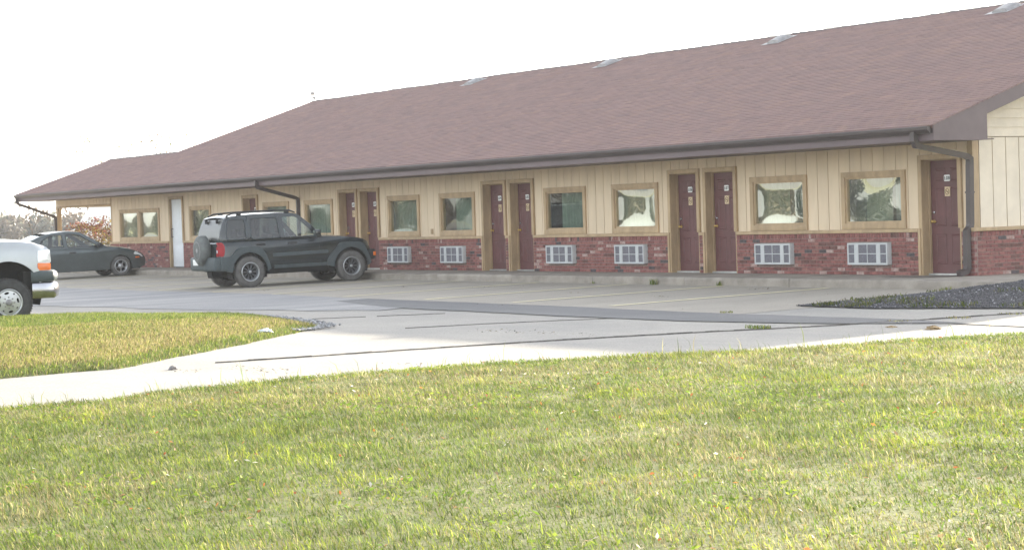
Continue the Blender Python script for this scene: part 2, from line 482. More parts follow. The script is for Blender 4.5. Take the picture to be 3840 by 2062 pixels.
DOORS = [(-1.28, -.22), (-7.48, -6.41), (-8.67, -7.61), (-14.84, -13.78), (-16.04, -14.97), (-22.17, -21.10), (-23.36, -22.29), (-29.36, -28.32)]
WHITE = (-34.78, -33.66)
WINS = [(-3.32, -1.62), (-5.99, -4.30), (-10.70, -9.03), (-13.36, -11.70), (-18.04, -16.38), (-20.66, -19.03), (-25.38, -23.70), (-28.0, -26.35), (-33.22, -31.62), (-37.25, -35.58), (-38.92, -37.27)]
WZ0, WZ1 = 1.0, 2.07
CAS = 0.09
opens = [(a + CAS, b - CAS, 0.0, 2.22) for a, b in DOORS] + [(WHITE[0] + CAS, WHITE[1] - CAS, 0.0, 2.32)]
wopens = [(a + .07, b - .07, WZ0 + .07, WZ1 - .07) for a, b in WINS]

def cells(x0, x1, z0, z1, holes):
    xs = sorted(set([x0, x1] + [v for h in holes for v in (h[0], h[1]) if x0 < v < x1]))
    zs = sorted(set([z0, z1] + [v for h in holes for v in (h[2], h[3]) if z0 < v < z1]))
    out = []
    for a, b in zip(xs[:-1], xs[1:]):
        run = None
        for c, d in zip(zs[:-1], zs[1:]):
            mx, mz = (a + b) / 2, (c + d) / 2
            if any(h[0] < mx < h[1] and h[2] < mz < h[3] for h in holes):
                if run: out.append((a, b, *run)); run = None
            else: run = (run[0], d) if run else (c, d)
        if run: out.append((a, b, *run))
    return out

# backing wall (seen in the grooves between the boards)
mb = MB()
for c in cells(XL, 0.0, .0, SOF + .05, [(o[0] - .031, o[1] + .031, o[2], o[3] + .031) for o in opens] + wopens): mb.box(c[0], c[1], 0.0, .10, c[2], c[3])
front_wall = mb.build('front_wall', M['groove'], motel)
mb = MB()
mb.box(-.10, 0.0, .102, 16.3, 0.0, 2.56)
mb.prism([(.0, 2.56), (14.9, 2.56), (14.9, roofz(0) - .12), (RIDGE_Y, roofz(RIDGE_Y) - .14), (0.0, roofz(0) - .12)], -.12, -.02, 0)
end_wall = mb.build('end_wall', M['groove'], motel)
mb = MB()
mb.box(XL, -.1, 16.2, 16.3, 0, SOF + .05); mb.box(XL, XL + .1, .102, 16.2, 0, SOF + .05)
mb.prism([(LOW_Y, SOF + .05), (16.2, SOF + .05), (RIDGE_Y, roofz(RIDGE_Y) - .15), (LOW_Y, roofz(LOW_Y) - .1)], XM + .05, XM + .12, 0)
mb.build('back_wall', M['cream_lit'], motel)
mb = MB(); mb.box(XL + .12, -.12, 2.6, 2.66, .05, SOF); mb.box(XL + .12, -.12, .11, 2.6, .02, .05)
mb.build('room_partition', M['room'], motel)

# vertical siding boards, each a piece of its own
hole_cas = [(a + .03, b - .03, 0, 2.30) for a, b in DOORS] + [(WHITE[0] + .03, WHITE[1] - .03, 0, 2.39)] + [(a + .03, b - .03, WZ0 + .03, WZ1 - .03) for a, b in WINS]
x = XL; k = 0
while x < -.12:
    x1 = min(x + .305, -.10)
    # pieces above and below an opening are boards of their own
    cs = cells(x + .008, x1 - .008, .99, SOF, hole_cas)
    grp = list(range(len(cs)))
    for i in range(len(cs)):
        for j in range(i):
            A, B = cs[i], cs[j]
            if min(A[1], B[1]) - max(A[0], B[0]) > -1e-6 and min(A[3], B[3]) - max(A[2], B[2]) > 1e-6:
                gi, gj = grp[i], grp[j]; grp = [gj if g == gi else g for g in grp]
    for g_ in sorted(set(grp)):
        mb = MB()
        for c, gg in zip(cs, grp):
            if gg == g_: mb.box(c[0], c[1], -.022, -.001, c[2], c[3])
        mb.build('siding_board', M['cream'], front_wall)
    x = x1
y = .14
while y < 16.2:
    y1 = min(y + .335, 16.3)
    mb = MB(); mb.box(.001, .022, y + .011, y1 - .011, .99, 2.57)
    mb.build('siding_board', M['cream_lit'], end_wall)
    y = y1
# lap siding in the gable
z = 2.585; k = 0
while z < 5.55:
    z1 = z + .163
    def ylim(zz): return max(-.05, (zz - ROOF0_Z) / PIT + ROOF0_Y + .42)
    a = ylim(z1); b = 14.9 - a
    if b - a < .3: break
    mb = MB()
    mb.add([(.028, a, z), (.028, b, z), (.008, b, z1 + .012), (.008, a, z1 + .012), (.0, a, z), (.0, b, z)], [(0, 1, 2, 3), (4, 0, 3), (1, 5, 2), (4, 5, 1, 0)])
    mb.build('lap_siding_board', M['cream_lit'], end_wall)
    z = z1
mb = MB()
mb.box(-.10, .024, -.024, -.0, .99, SOF); mb.box(.0, .0245, .0, .125, .99, 2.57)
mb.build('corner_trim', M['tan'], motel)
mb = MB(); mb.box(XL - .024, XL + .08, -.026, .0, .99, SOF)
mb.build('corner_trim', M['tan'], motel)

# brick base: mortar core + bricks
BF = -.085
piers = []
edges = sorted([(a, b) for a, b in DOORS] + [WHITE])
x = XL
for a, b in edges:
    piers.append((x, a)); x = b
piers.append((x, .085))
ACX = [-2.52, -5.21, -9.94, -12.61, -17.31, -19.97, -24.65, -27.3]
ach = [(c - .54, c + .54, .335, .755) for c in ACX]
wains = empty('brick_base', (0, 0, 0), parent=motel)
for a, b in piers:
    mb = MB()
    for c in cells(a + .006, b - .006, .05, .925, ach): mb.box(c[0], c[1], BF + .008, .0, c[2], c[3])
    mb.build('mortar_bed', M['mortar'], wains)
mb = MB(); mb.box(.0, .077, -.002, 16.3, .05, .925); mb.build('mortar_bed', M['mortar'], wains)
BR = [pm('brick_red', (0.262, 0.102, 0.090), 0.85, var=0.22, scale=14, bump=0.3, bscale=90),
      pm('brick_deep_red', (0.222, 0.082, 0.074), 0.85, var=0.22, scale=14, bump=0.3, bscale=90),
      pm('brick_rose', (0.285, 0.124, 0.106), 0.85, var=0.22, scale=14, bump=0.3, bscale=90),
      pm('brick_brown', (0.155, 0.072, 0.062), 0.9, var=0.25, scale=14, bump=0.3, bscale=90),
      pm('brick_whitewashed', (0.48, 0.39, 0.35), 0.9, col2=(0.26, 0.11, 0.095), scale=11, bump=0.3, bscale=90),
      pm('brick_charcoal', (0.085, 0.07, 0.075), 0.85, var=0.3, scale=14, bump=0.3, bscale=90)]
rb = random.Random(21)
def bvar():
    t = rb.random()
    return 0 if t < .36 else 1 if t < .60 else 2 if t < .78 else 3 if t < .87 else 4 if t < .955 else 5
bricks = []                      # (face, u0, u1, z0, z1, variant)
COURSE = .0683
def lay(face, u0, u1, holes):
    for k in range(10):
        z0 = .155 + k * COURSE; z1 = z0 + COURSE - .011
        u = u0 - (.1025 if k % 2 else 0)
        while u < u1 - .02:
            a, b = max(u, u0), min(u + .194, u1)
            zc = (z0 + z1) / 2
            for h in holes:
                if h[2] - .02 < zc < h[3] + .02 and b > h[0] and a < h[1]:
                    if a < h[0]: b = min(b, h[0])
                    elif b > h[1]: a = max(a, h[1])
                    else: a = b
            if b - a > .025: bricks.append((face, a, b, z0, z1, bvar()))
            u += .205
    z0 = .155 + 10 * COURSE; u = u0
    while u < u1 - .02:
        b = min(u + .0575, u1)
        if b - u > .02: bricks.append((face, u, b, z0, .927, bvar() if rb.random() < .5 else 0))
        u += .068
for a, b in piers: lay('f', a, b, ach)
lay('e', -.0, 16.3, [])
def bdist(q):
    u = (q[1] + q[2]) / 2
    P = Vector((u, BF, (q[3] + q[4]) / 2)) if q[0] == 'f' else Vector((.085, u, (q[3] + q[4]) / 2))
    d = (P - CAM).length
    if q[0] == 'e' and u > 1.7: d += 500
    area = (q[2] - q[1]) * (q[4] - q[3])
    return d / math.sqrt(max(area, 1e-4) / .011)
bricks.sort(key=bdist)
bcache = {}
def brickmesh(w, h, var, face):
    key = (round(w, 3), round(h, 3), var, face)
    if key not in bcache:
        mb = MB(); dp = .05
        j = [rb.uniform(-.0015, .0015) for _ in range(4)]
        c = .004
        if face == 'f':
            mb.add([(0, 0, 0), (w, 0, 0), (w, 0, h), (0, 0, h), (c, -c - .004 + j[0], c), (w - c, -c - .004 + j[1], c), (w - c, -c - .004 + j[2], h - c), (c, -c - .004 + j[3], h - c), (0, dp, 0), (w, dp, 0), (w, dp, h), (0, dp, h)],
                   [(4, 5, 6, 7), (0, 1, 5, 4), (1, 2, 6, 5), (2, 3, 7, 6), (3, 0, 4, 7), (0, 8, 9, 1), (1, 9, 10, 2), (2, 10, 11, 3), (3, 11, 8, 0)])
        else:
            mb.add([(0, 0, 0), (0, w, 0), (0, w, h), (0, 0, h), (c + .004 + j[0], c, c), (c + .004 + j[1], w - c, c), (c + .004 + j[2], w - c, h - c), (c + .004 + j[3], c, h - c), (-dp, 0, 0), (-dp, w, 0), (-dp, w, h), (-dp, 0, h)],
                   [(4, 5, 6, 7), (0, 1, 5, 4), (1, 2, 6, 5), (2, 3, 7, 6), (3, 0, 4, 7), (0, 8, 9, 1), (1, 9, 10, 2), (2, 10, 11, 3), (3, 11, 8, 0)])
        bcache[key] = (mb, mb.mesh('brick', BR[var]))
    return bcache[key]
rest = MB()
for i, (face, a, b, z0, z1, var) in enumerate(bricks):
    mbk, me = brickmesh(b - a, z1 - z0, var, face)
    pos = (a, BF + .006 + rb.uniform(-.002, .002), z0) if face == 'f' else (.077 + rb.uniform(-.002, .002), a, z0)
    if i < 300:
        o = bpy.data.objects.new('brick', me); o.location = pos; link(o, wains)
    else:
        rest.add([(v[0] + pos[0], v[1] + pos[1], v[2] + pos[2]) for v in mbk.v], mbk.f, var)
o = rest.build('brickwork', BR, wains); tag(o, kind='stuff')

# tan ledge along the top of the brick
for i, (a, b) in enumerate(piers):
    mb = MB(); mb.bbox(a + .001, b - .001 if b < 0 else .118, BF - .025, -.0235, .929, .995, .006)
    mb.build('ledge', M['tan'], motel)
mb = MB(); mb.bbox(.0235, .116, -.022, 16.3, .929, .995, .006); mb.build('ledge', M['tan'], motel)

# windows
def pane_mesh(w, h, amp, seed, yb):
    """slightly cupped pane with ripples, like a sealed double-glazing unit"""
    n = 26; rr = random.Random(seed)
    ph = [rr.uniform(0, 6.3) for _ in range(4)]; vs = []; fs = []
    gu, gv, pw_ = rr.uniform(.7, 1.4), rr.uniform(.75, 1.35), rr.choice((1.8, 2.4, 3.2)); amp *= rr.choice((1, 1, -1)) * rr.uniform(.8, 1.2)
    for i in range(n + 1):
        for j in range(n + 1):
            u, v = i / n, j / n
            uu, vv = u ** gu, v ** gv
            e = (1 - abs(2 * uu - 1) ** pw_) * (1 - abs(2 * vv - 1) ** pw_)
            d = amp * (e + .16 * e * math.sin(4 * u + 3 * v + ph[2]))
            vs.append((u * w, yb + d, v * h))
    for i in range(n):
        for j in range(n): fs.append((i * (n + 1) + j, (i + 1) * (n + 1) + j, (i + 1) * (n + 1) + j + 1, i * (n + 1) + j + 1))
    mb = MB(); mb.add(vs, fs, 0, True); return mb
def frame_loop(mb, x0, x1, z0, z1, t, y0, y1, mi=0, tb=None):
    tb = tb or t
    mb.bbox(x0, x1, y0, y1, z1 - t, z1, .004, mi); mb.bbox(x0, x1, y0 - .002, y1, z0, z0 + tb, .004, mi)
    mb.box(x0 + .001, x0 + t, y0 + .001, y1, z0 + tb, z1 - t, mi); mb.box(x1 - t, x1 - .001, y0 + .001, y1, z0 + tb, z1 - t, mi)
def curtain(mb, x0, x1, z0, z1, y, seed):
    rr = random.Random(seed); n = int((x1 - x0) / .03); vs = []; fs = []
    p = rr.uniform(0, 6)
    for i in range(n + 1):
        xx = x0 + (x1 - x0) * i / n
        d = .035 * math.sin(xx * 46 + p + 1.5 * math.sin(xx * 9)) + .012 * math.sin(xx * 120)
        vs += [(xx, y + d, z0), (xx, y + d * .8, z1)]
    for i in range(n): fs.append((2 * i, 2 * i + 2, 2 * i + 3, 2 * i + 1))
    mb.add(vs, fs, 0, True)
WSTYLE = {0: ('pane2', .010, 'c1', 0), 1: ('pane2', .009, 'c1', 1), 2: ('pane2', .011, 'c1', 2), 3: ('pane', .003, 'c2', 3), 4: ('pane', .011, 'c2', 4), 5: ('pane', .009, 'c2', 5), 6: ('pane', .007, 'c2', 6), 7: ('pane', .003, 'c2', 7), 8: ('pane2', .012, 'c1', 8), 9: ('pane2', .014, 'c1', 9), 10: ('pane2', .013, 'c1', 10)}
for i, (a, b) in enumerate(WINS):
    mb = MB(); frame_loop(mb, a, b, WZ0, WZ1, .10, -.062, -.0225, 0, .11)
    w = mb.build('window', M['tan'], motel)
    mb = MB(); frame_loop(mb, a + .085, b - .085, WZ0 + .09, WZ1 - .085, .05, -.036, .03, 0, .055); mb.build('window_frame', M['tan'], w)
    st = WSTYLE[i]
    x0, x1, z0, z1 = a + .125, b - .125, WZ0 + .135, WZ1 - .125
    pb = pane_mesh(x1 - x0, z1 - z0, st[1], 40 + i, 0)
    o = pb.build('pane', M[st[0]], w); o.location = (x0, .0, z0)
    mb = MB()
    if i in (0, 1):                 # light sheer in part of the window, dark sheets standing in for the dim gap beside it
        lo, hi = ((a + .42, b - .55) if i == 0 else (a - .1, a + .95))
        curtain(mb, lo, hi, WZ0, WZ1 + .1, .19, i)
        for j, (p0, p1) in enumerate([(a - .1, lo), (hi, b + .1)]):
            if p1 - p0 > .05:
                m2 = MB(); curtain(m2, p0, p1, WZ0, WZ1 + .1, .23, i + 20 + j); m2.build('dark_gap_sheet', M['curtain2'], w)
    elif st[2] == 'c1': curtain(mb, a - .1, b + .1, WZ0, WZ1 + .1, .19, i)
    elif i in (3, 4): curtain(mb, a + .42, b + .1, WZ0, WZ1 + .1, .19, i)
    else:
        curtain(mb, a - .1, b + .1, WZ0, WZ1 + .1, .19, i)
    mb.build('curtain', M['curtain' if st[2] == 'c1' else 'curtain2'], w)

# doors: recessed six-panel slabs with deep tan jambs
DIG = {'0': ['111', '101', '101', '101', '111'], '1': ['010', '110', '010', '010', '111'], '2': ['111', '001', '111', '100', '111'], '3': ['111', '001', '111', '001', '111'],
       '4': ['101', '101', '111', '001', '001'], '5': ['111', '100', '111', '001', '111'], '6': ['111', '100', '111', '101', '111'], '7': ['111', '001', '010', '010', '010'], '8': ['111', '101', '111', '101', '111']}
DY = .15
def door(a, b, num, broken=False):
    x0, x1 = a + CAS, b - CAS
    zt = 2.22; zb = .185
    d = MB()
    # slab with raised panels: frame of stiles/rails, panels set back then raised
    d.box(x0 + .02, x1 - .02, DY, DY + .045, zb, zt - .02)
    w = (x1 - x0 - .04); cx = (x0 + x1) / 2
    pw = w * .30
    rows = [(zb + .20, zb + .62), (zb + .74, zb + 0.93 + .62), (zb + 1.66, zb + 1.90)]
    rows = [(zb + .16, zb + .70), (zb + .84, zb + 1.52), (zb + 1.64, zb + 1.88)]
    dr = d.build('door', M['maroon'], motel)
    for (za, zc) in rows:
        for s in (-1, 1):
            pc = cx + s * w * .215
            p = MB()
            pa, pb2 = pc - pw / 2, pc + pw / 2
            # recessed groove ring and raised field
            p.add([(pa, DY - .002, za), (pb2, DY - .002, za), (pb2, DY - .002, zc), (pa, DY - .002, zc),
                   (pa + .012, DY - .012, za + .012), (pb2 - .012, DY - .012, za + .012), (pb2 - .012, DY - .012, zc - .012), (pa + .012, DY - .012, zc - .012),
                   (pa + .03, DY - .003, za + .03), (pb2 - .03, DY - .003, za + .03), (pb2 - .03, DY - .003, zc - .03), (pa + .03, DY - .003, zc - .03),
                   (pa + .055, DY - .011, za + .055), (pb2 - .055, DY - .011, za + .055), (pb2 - .055, DY - .011, zc - .055), (pa + .055, DY - .011, zc - .055)],
                  [(i, (i + 1) % 4, 4 + (i + 1) % 4, 4 + i) for i in range(4)] + [(4 + i, 4 + (i + 1) % 4, 8 + (i + 1) % 4, 8 + i) for i in range(4)] + [(8 + i, 8 + (i + 1) % 4, 12 + (i + 1) % 4, 12 + i) for i in range(4)] + [(12, 13, 14, 15)])
            p.build('door_panel', M['maroon'], dr)
    k = MB(); hx = x0 + .085; hz = zb + .93
    k.lathe([(0, -.0), (.033, -.0), (.033, -.012), (.014, -.016), (.012, -.038), (.024, -.046), (.03, -.058), (.024, -.07), (0.001, -.074)], (hx, DY, hz), 'y', 14)
    k.tube([(hx, DY - .055, hz), (hx + .10, DY - .06, hz - .004)], [.013, .010], 8)
    k.build('door_handle', M['brass'], dr)
    k = MB(); k.lathe([(0, 0), (.03, 0), (.03, -.014), (.02, -.02), (.001, -.022)], (hx, DY, hz + .16), 'y', 14); k.build('deadbolt', M['chrome'], dr)
    # number plate
    n = MB(); nz = zb + 1.70; pc = cx
    V, F = tri2d(rounded([(pc - .075, nz - .058), (pc + .075, nz - .058), (pc + .075, nz + .058), (pc - .075, nz + .058)], .03))
    n.add([(vx, DY - .022, vz) for vx, vz in V], F, 0); n.box(pc - .06, pc + .06, DY - .0215, DY - .002, nz - .045, nz + .045, 0)
    cw = .0125; tot = len(num) * 3 * cw + (len(num) - 1) * cw; ux = pc - tot / 2
    for ch in num:
        for ri, row in enumerate(DIG[ch]):
            for ci, v in enumerate(row):
                if v == '1': n.box(ux + ci * cw, ux + (ci + 1) * cw, DY - .0245, DY - .0222, nz + .031 - (ri + 1) * cw, nz + .031 - ri * cw, 1)
        ux += 4 * cw
    n.build('number_plate', [M['plate'], M['ink']], dr)
    # no-smoking plaque: tan plate with ring, cigarette bar and slash
    s = MB(); sz = zb + 1.46; hw = .062; hh = .085
    s.box(pc - hw, pc + hw, DY - .022, DY - .002, sz - hh, sz + hh, 0)
    ring = [(.050, -.0222), (.050, -.0246), (.038, -.0246), (.038, -.0222)]
    vs = []; fs = []
    for q in range(24):
        an = 2 * PI * q / 24
        vs += [(pc + .05 * math.cos(an), DY - .0242, sz + .06 * math.sin(an)), (pc + .038 * math.cos(an), DY - .0242, sz + .047 * math.sin(an))]
    for q in range(24):
        j = (q + 1) % 24; fs.append((2 * q, 2 * j, 2 * j + 1, 2 * q + 1))
    s.add(vs, fs, 1)
    s.add([(pc - .036, DY - .0243, sz + .030), (pc - .028, DY - .0243, sz + .040), (pc + .036, DY - .0243, sz - .030), (pc + .028, DY - .0243, sz - .040)], [(0, 1, 2, 3)], 1)
    s.box(pc - .03, pc + .03, DY - .0244, DY - .0222, sz - .006, sz + .006, 1)
    s.build('no_smoking_plaque', [M['tanplate'], M['brown_ink']], dr)
    t = MB(); t.box(x0, x1, DY - .09, DY + .06, .152, .183); t.build('threshold', M['threshold'], dr)
    # jamb with stop, casing
    j = MB()
    for s_, xa in ((1, x0), (-1, x1)):
        j.box(min(xa, xa - s_ * .03), max(xa, xa - s_ * .03), -.03, DY + .1, .152, zt)
        j.box(min(xa, xa + s_ * .015), max(xa, xa + s_ * .015), DY - .045, DY - .002, .152, zt - .002)
    j.box(x0 - .03, x1 + .03, -.03, DY + .1, zt, zt + .03)
    j.box(x0 + .016, x1 - .016, DY - .045, DY - .002, zt - .016, zt - .001)
    j.bbox(a, x0 - .001, -.075, -.0225, .152, zt + CAS, .005); j.bbox(x1 + .001, b, -.075, -.0225, .996, zt + CAS, .005)
    j.bbox(x0 - .002, x1 + .002, -.0745, -.0225, zt + .002, zt + CAS + .0, .005)
    j.box(a + .002, x0 - .032, BF - .018, -.076, .152, .995)
    j.build('door_frame', M['tan'], motel)
    bk = MB(); bk.box(x0 - .03, x1 + .03, DY + .101, DY + .11, .1, zt); bk.build('door_backing', M['room'], motel)
for i, (a, b) in enumerate(DOORS):
    door(a, b, str(108 - i))
# white storm door of the office
x0, x1 = WHITE[0] + CAS, WHITE[1] - CAS
d = MB(); d.bbox(x0 + .01, x1 - .01, .01, .05, .17, 2.31, .006); wd = d.build('office_door', M['white_paint'], motel)
tag(wd, 'plain white door of the motel office')
d = MB(); d.bbox(x0 + .12, x1 - .12, .001, .01, .95, 2.18, .004); d.build('door_panel', M['white_paint'], wd)
d = MB(); d.bbox(x0 + .12, x1 - .12, .001, .01, .30, .85, .004); d.build('door_panel', M['white_paint'], wd)
d = MB(); d.tube([(x0 + .07, .01, 1.38), (x0 + .07, -.05, 1.38), (x0 + .07, -.05, 1.12), (x0 + .07, .01, 1.12)], .014, 8); d.build('door_handle', M['gutter'], wd)
j = MB(); j.bbox(WHITE[0], x0, -.075, -.0225, .152, 2.40, .005); j.bbox(x1, WHITE[1], -.075, -.0225, .996, 2.40, .005); j.bbox(x0 - .002, x1 + .002, -.0745, -.0225, 2.32, 2.40, .005)
j.box(x0 - .03, x0, -.03, .06, .152, 2.32); j.box(x1, x1 + .03, -.03, .06, .152, 2.32)
j.build('door_frame', M['tan'], motel)

# air conditioner grilles
def ac(cx):
    x0, x1, z0, z1 = cx - .535, cx + .535, .34, .75
    yf = BF - .10
    bxs = MB(); bxs.bbox(x0, x1, yf + .012, -.01, z0, z1, .008); a = bxs.build('air_conditioner', M['ac_white'], motel)
    cols = [(x0 + .035, x0 + .19), (x0 + .30, x0 + .53), (x0 + .545, x0 + .775), (x1 - .19, x1 - .035)]
    zs = [(z0 + .04, z0 + .20), (z0 + .215, z1 - .035)]
    f = MB()
    for c in cells(x0 + .002, x1 - .002, z0 + .002, z1 - .002, [(p, q, r, s) for p, q in cols for r, s in zs]): f.box(c[0], c[1], yf - .002, yf + .0115, c[2], c[3])
    f.build('grille_frame', M['ac_white'], a)
    for p, q in cols:
        for r, s in zs:
            l = MB(); n = 7
            for k in range(n):
                za = r + (s - r) * k / n; zc = r + (s - r) * (k + .72) / n
                l.add([(p + .002, yf + .002, za), (q - .002, yf + .002, za), (q - .002, yf + .010, zc), (p + .002, yf + .010, zc)], [(0, 1, 2, 3)])
            l.add([(p + .001, yf + .0112, r), (q - .001, yf + .0112, r), (q - .001, yf + .0112, s), (p + .001, yf + .0112, s)], [(0, 1, 2, 3)])
            l.build('louvre_panel', M['ac_dark'], a)
for c in ACX: ac(c)
mb = MB(); mb.bbox(-18.50, -18.40, -.045, -.022, 1.06, 1.19, .006); mb.build('outlet_box', M['tan'], motel)

# roof ------------------------------------------------------------------
roof = empty('roof', (0, 0, 0), parent=motel)
mb = MB()
def slab(x0, x1, ya, yb, za, zb, t):
    mb.add([(x0, ya, za), (x1, ya, za), (x1, yb, zb), (x0, yb, zb), (x0, ya, za - t), (x1, ya, za - t), (x1, yb, zb - t), (x0, yb, zb - t)],
           [(0, 1, 2, 3), (7, 6, 5, 4), (0, 4, 5, 1), (1, 5, 6, 2), (2, 6, 7, 3), (3, 7, 4, 0)])
ZR = roofz(RIDGE_Y); ZLR = roofz(LOW_Y)
slab(XM, XR - .03, ROOF0_Y + .01, RIDGE_Y, roofz(ROOF0_Y + .01) - .012, ZR - .065, .05)
slab(XM, XR - .03, RIDGE_Y, 2 * RIDGE_Y - ROOF0_Y, ZR - .012, ROOF0_Z - .012, .05)
slab(XLL, XM - .001, ROOF0_Y + .01, LOW_Y, roofz(ROOF0_Y + .01) - .012, ZLR - .012, .05)
slab(XLL, XM - .001, LOW_Y, 2 * LOW_Y - ROOF0_Y, ZLR - .012, ROOF0_Z - .012, .05)
mb.build('roof_deck', M['roofback'], roof)
# shingle courses
def shmat():
    m, nt, b = newmat('brown_asphalt_shingle')
    N = nt.nodes; L = nt.links
    b.inputs['Roughness'].default_value = 0.92; b.inputs['Specular IOR Level'].default_value = 0.2
    at = N.new('ShaderNodeAttribute'); at.attribute_name = 'Col'
    geo = N.new('ShaderNodeNewGeometry')
    nz = N.new('ShaderNodeTexNoise'); nz.inputs['Scale'].default_value = 1.1; nz.inputs['Detail'].default_value = 9; nz.inputs['Roughness'].default_value = .7
    L.new(geo.outputs['Position'], nz.inputs['Vector'])
    r = N.new('ShaderNodeValToRGB'); r.color_ramp.elements[0].color = (.90, .91, .94, 1); r.color_ramp.elements[1].color = (1.08, 1.06, 1.03, 1)
    r.color_ramp.elements[0].position = .3; r.color_ramp.elements[1].position = .7
    L.new(nz.outputs['Fac'], r.inputs[0])
    n2 = N.new('ShaderNodeTexNoise'); n2.inputs['Scale'].default_value = 60; n2.inputs['Detail'].default_value = 3
    L.new(geo.outputs['Position'], n2.inputs['Vector'])
    r2 = N.new('ShaderNodeValToRGB'); r2.color_ramp.elements[0].color = (.7, .7, .7, 1); r2.color_ramp.elements[1].color = (1.2, 1.2, 1.2, 1)
    L.new(n2.outputs['Fac'], r2.inputs[0])
    a = N.new('ShaderNodeMixRGB'); a.blend_type = 'MULTIPLY'; a.inputs[0].default_value = 1
    c = N.new('ShaderNodeMixRGB'); c.blend_type = 'MULTIPLY'; c.inputs[0].default_value = 1
    L.new(at.outputs['Color'], a.inputs[1]); L.new(r.outputs[0], a.inputs[2]); L.new(a.outputs[0], c.inputs[1]); L.new(r2.outputs[0], c.inputs[2])
    L.new(c.outputs[0], b.inputs['Base Color'])
    return m
M['shingle'] = shmat()
EXPO = .127 * math.cos(math.atan(PIT))          # horizontal exposure per course
def sag(x, y): return .006 * (math.sin(.9 * x) + .6 * math.sin(2.3 * x + 1)) * max(0.0, (y - ROOF0_Y) / 9.0) ** 1.5
rs = random.Random(5)
V = []; F = []; COLS = []
def shingle_rows(x0, x1, ytop):
    n = int((ytop - ROOF0_Y) / EXPO)
    for k in range(n):
        ya = ROOF0_Y + k * EXPO; yb = min(ya + EXPO * 1.05, ytop)
        x = x0 - rs.uniform(0, .8)
        while x < x1:
            xe = x + .305
            a, b = max(x, x0), min(xe, x1) - .004
            x = xe
            if b - a < .02: continue
            th = .016 + rs.uniform(-.002, .003); dy = rs.uniform(-.003, .003)
            t = rs.random()
            base = (.238, .158, .146) if t < .7 else (.220, .146, .138) if t < .88 else (.255, .168, .146)
            q = rs.uniform(.95, 1.05)
            i0 = len(V)
            sa, sb = sag(a, ya), sag(b, ya)
            V.extend([(a, ya + dy, roofz(ya + dy) + th + sa), (b, ya + dy, roofz(ya + dy) + th + sb), (b, yb, roofz(yb) + .002 + sb), (a, yb, roofz(yb) + .002 + sa), (a, ya + dy, roofz(ya + dy) - .012 + sa), (b, ya + dy, roofz(ya + dy) - .012 + sb)])
            F.extend([(i0, i0 + 1, i0 + 2, i0 + 3), (i0 + 4, i0 + 5, i0 + 1, i0), (i0 + 1, i0 + 5, i0 + 2), (i0 + 4, i0, i0 + 3)])
            COLS.extend([(base[0] * q, base[1] * q, base[2] * q, 1)] * 6)
shingle_rows(XM, XR + .02, RIDGE_Y - .02)
shingle_rows(XLL, XM - .002, LOW_Y - .02)
def colmesh(name, V, F, COLS, mats):
    me = bpy.data.meshes.new(name)
    me.from_pydata(V, [], F)
    at = me.attributes.new('Col', 'FLOAT_COLOR', 'POINT')
    at.data.foreach_set('color', np.asarray(COLS, dtype=np.float32).ravel())
    for m in (mats if isinstance(mats, (list, tuple)) else [mats]): me.materials.append(m)
    me.update(); return me
o = link(bpy.data.objects.new('shingles', colmesh('shingles', V, F, COLS, M['shingle'])), roof); tag(o, kind='stuff')
M['cap'] = pm('ridge_cap_shingle', (0.15, 0.125, 0.12), 0.9, var=0.2, scale=7)
def ridge(x0, x1, yr, zr):
    x = x0
    while x < x1 - .05:
        xe = min(x + .30, x1); mb = MB(); j = rs.uniform(-.006, .008); g0 = zr; zr = g0 + sag(x, yr)
        mb.add([(x, yr - .15, zr - .028), (xe, yr - .15, zr - .034), (xe, yr, zr + .018), (x, yr, zr + .030 + j), (xe, yr + .15, zr - .034), (x, yr + .15, zr - .028), (x, yr - .15, zr - .05), (x, yr + .15, zr - .05), (x, yr, zr)],
               [(0, 1, 2, 3), (3, 2, 4, 5), (0, 3, 8, 6), (3, 5, 7, 8)])
        mb.build('ridge_cap', M['cap'], roof); x = xe; zr = g0
ridge(XM, XR, RIDGE_Y, ZR); ridge(XLL, XM, LOW_Y, ZLR)
# turtle vents just under the ridge
for vx in (-27.2, -20.2, -12.95, -5.5):
    vy = 6.85; vz = roofz(vy)
    n = 14; vs = []; fs = []
    for i in range(n + 1):
        for j in range(9):
            u = -1 + 2 * i / n; v = j / 8
            h = .13 * (max(0, 1 - abs(u) ** 3.2)) ** .6 * (.55 + .45 * v) * (1 - max(0, v - .8) * 3.4)
            yy = vy - .22 + .46 * v
            vs.append((vx + u * .23, yy, roofz(yy) + .02 + h))
    for i in range(n):
        for j in range(8): fs.append((i * 9 + j, (i + 1) * 9 + j, (i + 1) * 9 + j + 1, i * 9 + j + 1))
    mb = MB(); mb.add(vs, fs, 0, True)
    # front lip and base flange
    yy = vy - .22
    mb.add([(vx - .23, yy, roofz(yy) + .022), (vx + .23, yy, roofz(yy) + .022)] + [(vx + (-1 + 2 * i / n) * .23, yy + .002, vs[i * 9][2]) for i in range(n, -1, -1)], [tuple(range(n + 3))])
    mb.add([(vx - .36, yy - .10, roofz(yy - .10) + .026), (vx + .31, yy - .10, roofz(yy - .10) + .026), (vx + .31, yy + .55, roofz(yy + .55) + .022), (vx - .36, yy + .55, roofz(yy + .55) + .022)], [(0, 1, 2, 3)])
    mb.build('roof_vent', M['vent_metal'], roof)
